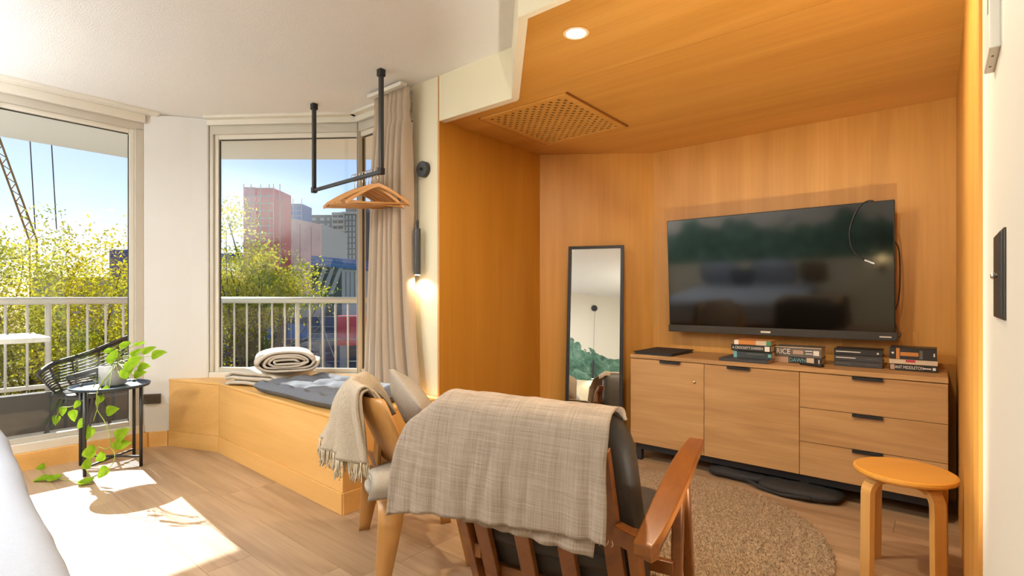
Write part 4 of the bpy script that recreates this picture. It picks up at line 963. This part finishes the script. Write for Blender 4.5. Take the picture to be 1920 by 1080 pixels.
fu_ = Vector((-.22, 1.25, 0)); fl_up = thing('fill_uplight', 'added small black fill lamp on the floor beside the lounge chair', 'lamp', fu_)  # unseen lamp added below the view to brighten the soffit
MB().lathe([(.05, 0), (.05, .012), (.045, .02), (.045, .09), (.040, .092), (.038, .07)], fu_, 24).build('can', 'black_metal', fl_up)
MB().lathe([(.037, .068), (.036, .072)], fu_, 20).build('lens', 'fill_glow', fl_up)
lamp_light('fill_uplight_light', 'SPOT', fu_ + Vector((0, 0, .10)), 150, (1, .90, .74), fl_up, .04, R(74), .7, (-.40, 1.45, 2.1))
lamp_light('fill_sconce_light', 'POINT', (UR - .19, -.30, 1.80), 15, (1, .95, .86), sn, .16)

# ------------------------------------------------------------------ balcony
def slab(name, poly, z0, z1, mt, label, cat): return tag(MB().prism(poly, z0, z1).build(name, mt), label, cat)
LB = [(-6.30, -2.2), (-6.30, 2.15), (-4.62, 3.53), (-2.6, 3.53)]
deck = struct('floor_balcony', 'sunlit tiled balcony floor')
MB().prism([(-6.45, -2.4), (-4.80, -2.4), (-4.80, 1.5), (-4.55, 1.76), (-3.56, 2.47), (-2.58, 2.47), (-2.58, 3.6), (-4.65, 3.6), (-6.45, 2.2)], -.2, -.062).build('slab', 'concrete', deck)
tm = None
for i in range(4):
    for j in range(9):
        if tm is None: o = MB().box(.002, .398, .002, .398, -.012, 0).build('tile', 'deck_tile', deck, world=False); tm = o.data
        else: o = bpy.data.objects.new('tile', tm); COL.objects.link(o); o.parent = deck
        o.location = (-6.42 + .4*i, -1.45 + .4*j, -.05)
def offs(P, d):
    out = []
    for i, p in enumerate(P):
        a = Vector(P[max(i-1, 0)]); b = Vector(P[min(i+1, len(P)-1)]); t = (b - a).normalized(); out.append((p[0] + t.y*d, p[1] - t.x*d))
    return out
kb = struct('trim_4', 'low dark concrete kerb under the balcony railing')
for k in range(3):
    a, b_ = LB[k], LB[k+1]; MB().beam((*a, .12), (*b_, .12), .15, .34).build('kerb', 'kerb_paint', kb)
rl = thing('balcony_railing', 'cream painted metal railing around the balcony', 'railing', (-6.3, 2.15, .29))
bal = None
for k in range(3):
    a, b_ = Vector((*LB[k], 0)), Vector((*LB[k+1], 0)); d = (b_ - a).normalized(); L = (b_ - a).length
    MB().tube([a + Vector((0,0,1.125)) - d*.01, b_ + Vector((0,0,1.125)) + d*.01], .034, 12).build('handrail', 'rail_paint', rl, smooth=True)
    MB().beam(a + Vector((0,0,.345)), b_ + Vector((0,0,.345)), .03, .035).build('bottom_rail', 'rail_paint', rl)
    n_ = int(L/.142)
    for i in range(n_ + 1):
        p = a + d*(.05 + i*(L-.1)/max(1, n_)); post = (i % 8 == (n_ % 8 if k == 0 else 0))
        if k == 0 and p.y < -.4: continue
        if k == 2 and p.x > -3.4: continue
        w = .024 if post else .0105
        key = 'post' if post else 'baluster'
        o = MB().tube([(0,0,.30 if post else .36), (0,0,1.10)], w, 8).build(key, 'rail_paint', rl, world=False, smooth=True); o.location = p - Vector(rl.location) + Vector((0,0,0)); o.location.z = -rl.location.z
ov = [(-6.28, -2.4), (-6.28, 1.62), (-4.30, 3.27), (-2.6, 3.3), (-2.6, 2.47), (-3.6, 2.47), (-4.63, 1.75), (-4.87, 1.45), (-4.87, -2.4)]
tag(MB().prism(ov, 2.555, 2.85).build('balcony_overhang', 'overhang_paint'), 'pale concrete slab of the balcony above', 'overhang')['kind'] = 'structure'
# balcony chair
bc = thing('rattan_chair', 'black woven rattan tub chair out on the balcony', 'chair', (-5.47, 1.16, -.05), R(200))
def tub(th_, t):     # th around from the back centre, t from seat to rim
    c_ = math.cos(th_*.5); rim_ = .66 + .22*max(0, math.cos(th_*.62))**4 - .10*max(0, abs(th_) - 1.9)
    r_ = .255 + .075*t**.8; return Vector((r_*math.sin(th_)*1.05, -r_*math.cos(th_)*(1.05 + .12*t), .43 + (rim_ - .43)*t))
TH = [R(-150 + 10*i) for i in range(31)]
for k in range(10):
    MB().tube([tub(a, (k+.3)/10) for a in TH], .0055 if k < 9 else .008, 6).build('woven_strand', 'rattan', bc, world=False, smooth=True)
MB().tube([tub(a, 1.0) for a in TH], .017, 8).build('rim', 'rattan', bc, world=False, smooth=True)
for a in TH[::3]: MB().tube([tub(a, t/5) for t in range(6)], .0085, 6).build('upright', 'rattan', bc, world=False, smooth=True)
MB().lathe([(.0, .40), (.29, .405), (.30, .42), (.29, .435), (0, .43)], n=32).build('seat', 'rattan', bc, world=False, smooth=True, fix=True)
for sx in (-1, 1):
    for sy in (-1, 1):
        for dd in (-.03, .03):
            MB().tube([(sx*.17 + dd, sy*.15, .42), (sx*.27 + dd*.3, sy*.27, 0)], .0085, 6).build('leg', 'rattan', bc, world=False, smooth=True)
bt_ = thing('balcony_table', 'white topped table at the left of the balcony', 'table', (-5.72, .42, -.05))
MB().box(-.36, .36, -.42, .42, .86, .90).build('table_top', 'table_white', bt_, world=False, bevel=.008)
MB().tube([(0,0,.02), (0,0,.86)], .03, 12).build('pedestal', 'charcoal_metal', bt_, world=False, smooth=True)
MB().lathe([(.22, 0), (.22, .02), (.05, .03)], n=24).build('base', 'charcoal_metal', bt_, world=False)

# ------------------------------------------------------------------ trees, buildings, street
GZ = -10.0
tag(MB().box(-160, 60, -80, 160, GZ - .5, GZ).build('street_ground', 'ground_tar'), 'grey street far below the balcony', 'ground')['kind'] = 'structure'
def tree(label, base, blobs, nleaf, size, seed, limbs=26, mt='tree_leaf'):
    g = np.random.default_rng(seed); t = thing('tree', label, 'tree', base); base = Vector(base)
    wts = np.array([r[0]*r[1]*r[2] for c, r in blobs]); wts = wts/wts.sum()
    nc = nleaf // 70; cl = []
    for i in g.choice(len(blobs), nc, p=wts):
        c, r = blobs[i]; d = g.normal(size=3); d /= np.linalg.norm(d); rr = g.random()**.42; cl.append(np.array(c) + d*np.array(r)*rr)
    cl = np.array(cl); idx = g.integers(0, nc, nleaf); P = cl[idx] + g.normal(0, .17, (nleaf, 3)) * np.array([1, 1, .75])
    nrm = g.normal(size=(nleaf, 3)); nrm /= np.linalg.norm(nrm, axis=1)[:,None]; a = np.cross(nrm, g.normal(size=(nleaf, 3))); a /= np.linalg.norm(a, axis=1)[:,None]; b = np.cross(nrm, a)
    s = size*(.6 + .8*g.random(nleaf))[:,None]
    V = np.stack([P - a*s, P + b*s*.45, P + a*s, P - b*s*.45], 1) - np.array(base)
    o = npmesh('foliage', V, mt, t, 4); o['kind'] = 'stuff'
    fork = base.lerp(Vector(blobs[0][0]), .62)
    MB().tube(smooth_path([base, base.lerp(fork, .5) + Vector((.15, .1, 0)), fork, Vector(blobs[0][0])], 4), [.16]*4 + [.13]*4 + [.09]*4 + [.05], 8).build('trunk', 'bark', t, smooth=True)
    mb = MB()
    for k in range(limbs):
        e = Vector(cl[g.integers(0, nc)]); m_ = fork.lerp(e, .5) + Vector(g.normal(0, .25, 3)); s0 = fork.lerp(Vector(blobs[0][0]), g.random())
        path = smooth_path([s0, m_, e], 5); mb.tube(path, [.045*(1 - i/len(path)) + .006 for i in range(len(path))], 5)
        for j in range(3):
            e2 = e.lerp(m_, .3) + Vector(g.normal(0, .45, 3)); mb.tube(smooth_path([m_.lerp(e, .35), m_.lerp(e2, .7), e2], 3), [.016, .014, .012, .010, .008, .006, .005], 4)
    mb.build('branches', 'bark', t, smooth=True)
def WT(X, Z, z): return tuple(W(X, Z, z))
tree('big yellow green tree filling the tall window', WT(-8.0, 8.6, GZ), [(WT(-7.7, 8.4, .3), (2.5, 2.2, 2.2)), (WT(-6.2, 8.6, .6), (1.25, 1.3, 2.0)), (WT(-7.4, 8.4, -2.4), (2.1, 2.2, 2.0)), (WT(-9.6, 8.2, .4), (2.0, 2.0, 2.3)), (WT(-6.6, 8.8, -2.2), (1.2, 1.5, 1.6))], 112000, .030, 3, 70)
tree('smaller golden tree seen through the bay window', WT(-5.0, 10.2, GZ), [(WT(-5.0, 10.0, 1.35), (.95, .9, .85)), (WT(-4.25, 10.1, 1.25), (.62, .6, .50)), (WT(-5.45, 10.0, .75), (.5, .6, .6)), (WT(-5.35, 10.1, 2.65), (.40, .35, .35))], 18000, .031, 7, 30)
tree('low green street shrub behind the lower railing', WT(-5.3, 9.3, GZ), [(WT(-5.05, 9.3, -.85), (.28, .4, .45)), (WT(-4.35, 9.6, -.55), (.22, .3, .35))], 1500, .05, 11, 8)

def bld(name, label, cat='building'): return thing(name, label, cat, (0, 0, GZ), ALPHA)
def X_(px, Z): return (px - 960)/970*Z
def Hh(py, Z): return EYE + (555 - py)*Z/970
def pbox(par, nm, px0, px1, py0, py1, Z, depth, mt, **k):
    """upright block whose front face stands at distance Z"""
    z0, z1 = (Hh(py1, Z) if py1 is not None else GZ), Hh(py0, Z)
    return MB().box(X_(px0, Z), X_(px1, Z), Z, Z + depth, z0 - GZ, z1 - GZ).build(nm, mt, par, world=False, **k)
ab = bld('apartment_block', 'grey apartment tower with pale balconies on the skyline'); Z = 90
lw = pbox(ab, 'side_wing', 577, 622, 403, None, Z, 14, 'mid_facade'); cw = pbox(ab, 'balcony_bay', 622, 645, 398, None, Z - .5, 14, 'pale_facade'); rw = pbox(ab, 'main_wing', 645, 700, 398, None, Z, 16, 'dark_facade')
pbox(ab, 'roof_plant', 648, 690, 391, 399, Z + 4, 6, 'mid_facade'); pbox(ab, 'frame_band', 640, 682, 397, 400.5, Z - .7, 1.2, 'pale_facade'); pbox(ab, 'frame_band', 671, 674, 398, None, Z - .6, 1.2, 'pale_facade')
for i in range(8):
    for j, px in enumerate((584, 600, 613)): pbox(lw, 'window', px, px + (8 if j < 2 else 5), 408.5 + 10.6*i, 413.5 + 10.6*i, Z - .06, .1, 'far_pane')
    pbox(cw, 'window', 624, 632, 403.5 + 10.6*i, 407.8 + 10.6*i, Z - .56, .1, 'dark_facade'); pbox(cw, 'window', 634, 643, 403.5 + 10.6*i, 407.8 + 10.6*i, Z - .56, .1, 'dark_facade')
    pbox(cw, 'balustrade', 622.5, 645, 408.5 + 10.6*i, 412 + 10.6*i, Z - 1.4, .9, 'pale_facade')
    for px in (648.5, 655, 662, 677): pbox(rw, 'window', px, px + 3.4, 404 + 10.6*i, 412 + 10.6*i, Z - .06, .1, 'far_pane')
cwall = bld('concrete_hall', 'bare grey concrete side wall beyond the golden tree'); Z = 52
a, b_ = X_(524, Z), X_(602, Z)
MB().hexa([(a, Z, 0), (b_, Z, 0), (b_, Z+8, 0), (a, Z+8, 0), (a, Z, Hh(404, Z)-GZ), (b_, Z, Hh(421, Z)-GZ), (b_, Z+8, Hh(421, Z)-GZ), (a, Z+8, Hh(404, Z)-GZ)]).build('wall_slab', 'concrete', cwall, world=False)
for px in (541, 562, 583): pbox(cwall, 'panel_joint', px, px + .5, 412 + (px-524)*.218, 560, Z - .03, .05, 'kerb_paint')
pbox(cwall, 'parapet', 600.5, 603, 420, 560, Z - .2, 8, 'pale_facade')
rt = bld('red_scaffold', 'tall scaffold wrapped in red netting', 'scaffold'); Z = 41
pbox(rt, 'netting', 457, 478, 351, None, Z + .1, 2.0, 'pink_net'); pbox(rt, 'netting', 478, 512, 352, None, Z + .25, 2.0, 'red_net'); pbox(rt, 'netting', 512, 524, 357, None, Z + .6, 2.2, 'red_net')
for px in (456.5, 470, 488, 504, 512, 524): pbox(rt, 'upright_pole', px, px + 1.1, 345, None, Z - .05, .06, 'scaffold_pipe')
for i in range(9): pbox(rt, 'ledger_pole', 456, 512, 352.5 + 14*i, 353.6 + 14*i, Z - .08, .06, 'scaffold_pipe')
bn = bld('blue_scaffold', 'blue netted scaffold on the concrete roof', 'scaffold'); Z = 60.6
pbox(bn, 'netting', 524, 566, 382, None, Z, 3, 'blue_net')
for px in (531, 549, 565): pbox(bn, 'upright_pole', px, px + .9, 372, 424, Z - .1, .06, 'scaffold_pipe')
for i in range(3): pbox(bn, 'ledger_pole', 524, 566, 384 + 10*i, 385 + 10*i, Z - .1, .06, 'scaffold_pipe')
hb = bld('site_hoarding', 'concrete site wall topped with blue netting beyond the railing', 'wall'); Z = 33
a, b_ = X_(584, Z), X_(700, Z)
def slope(nm, px0, px1, ya0, ya1, yb0, yb1, Z, dep, mt):
    a, b_ = X_(px0, Z), X_(px1, Z)
    MB().hexa([(a, Z, Hh(ya1, Z)-GZ), (b_, Z, Hh(yb1, Z)-GZ), (b_, Z+dep, Hh(yb1, Z)-GZ), (a, Z+dep, Hh(ya1, Z)-GZ), (a, Z, Hh(ya0, Z)-GZ), (b_, Z, Hh(yb0, Z)-GZ), (b_, Z+dep, Hh(yb0, Z)-GZ), (a, Z+dep, Hh(ya0, Z)-GZ)]).build(nm, mt, hb, world=False)
slope('netting', 583, 700, 479, 496, 491, 508, Z, .3, 'blue_net')
for i in range(2): slope('rope_line', 583, 700, 484 + 6*i, 484.6 + 6*i, 496 + 6*i, 496.6 + 6*i, Z - .05, .04, 'scaffold_pipe')
slope('dark_wall', 585, 641, 497, 640, 501, 640, Z + .4, 1, 'kerb_paint'); slope('pale_wall', 641, 700, 505, 640, 509, 640, Z + .3, 1, 'pale_facade')  # dark left stretch and pale right stretch of the site wall
for i in range(4): slope('joint', 648 + 8*i, 648.4 + 8*i, 510, 560, 510, 560, Z + .26, .05, 'kerb_paint')
for i in range(3):
    x0 = 588 + 15*i; MB().extrude([(X_(x0+14, Z), Z+.33, Hh(502, Z)-GZ), (X_(x0+21, Z), Z+.33, Hh(502, Z)-GZ), (X_(x0+3, Z), Z+.33, Hh(552, Z)-GZ), (X_(x0-6, Z), Z+.33, Hh(552, Z)-GZ)], (0, .08, 0)).build('raking_prop', 'concrete', hb, world=False, fix=True)
lowb_ = bld('blue_tarpaulins', 'navy and blue tarpaulins on the scaffold below the handrail', 'scaffold'); Z = 26
pbox(lowb_, 'tarpaulin', 405, 632, 594, None, Z, .4, 'navy_net'); pbox(lowb_, 'tarpaulin', 497, 512, 600, 640, Z - .15, .1, 'blue_net'); pbox(lowb_, 'tarpaulin', 540, 577, 608, 636, Z - .15, .1, 'blue_net')
pbox(lowb_, 'dust_sheet', 632, 700, 592, 648, Z - .1, .4, 'red_net'); pbox(lowb_, 'site_wall', 470, 586, 552, 594, Z + .6, 1, 'concrete')
for i in range(3): pbox(lowb_, 'ledger_pole', 405, 700, 593 + 42*i, 594.2 + 42*i, Z - .3, .05, 'scaffold_pipe')
for px in (452, 495, 545, 577, 600, 608, 630): pbox(lowb_, 'upright_pole', px, px + 1, 566, 690, Z - .35, .05, 'scaffold_pipe')
for x0, x1 in ((450, 496), (515, 550), (605, 632)):
    MB().tube([(X_(x0, Z), Z - .4, Hh(596, Z)-GZ), (X_(x1, Z), Z - .4, Hh(668, Z)-GZ)], .025, 6).build('brace_pole', 'scaffold_pipe', lowb_, world=False)
for i in range(3): pbox(lowb_, 'rope_line', 577, 632, 612 + 13*i, 613 + 13*i, Z - .2, .04, 'pale_facade')
bs = bld('blue_site_fence', 'blue netted fence glimpsed behind the big tree', 'fence'); pbox(bs, 'netting', 205, 300, 468, 520, 40, .3, 'blue_net'); pbox(bs, 'wall_slab', 60, 452, 520, None, 40.4, .4, 'concrete'); pbox(bs, 'netting', 400, 452, 475, 494, 39, .3, 'blue_net')
cr_ = bld('tower_crane', 'orange lattice crane jib behind the tree top', 'crane'); Z = 70
for dx in (0, 1.0):
    MB().tube([(X_(-40, Z) + dx, Z, Hh(190, Z)-GZ), (X_(55, Z) + dx, Z, Hh(450, Z)-GZ), (X_(60, Z) + dx, Z, 0)], .12, 6).build('jib_chord', 'crane_paint', cr_, world=False)
for i in range(22):
    t = i/22; p = Vector((X_(-40, Z), Z, Hh(190, Z)-GZ)).lerp(Vector((X_(55, Z), Z, Hh(450, Z)-GZ)), t); q = Vector((X_(-40, Z), Z, Hh(190, Z)-GZ)).lerp(Vector((X_(55, Z), Z, Hh(450, Z)-GZ)), t + 1/22)
    MB().tube([p + Vector(((i % 2)*1.0, 0, 0)), q + Vector((((i+1) % 2)*1.0, 0, 0))], .06, 5).build('lattice_bar', 'crane_paint', cr_, world=False)
for px in (57, 97): MB().tube([(X_(px - 3, Z), Z, Hh(225, Z)-GZ), (X_(px + 9, Z), Z, Hh(430, Z)-GZ)], .07, 5).build('hoist_cable', 'kerb_paint', cr_, world=False)
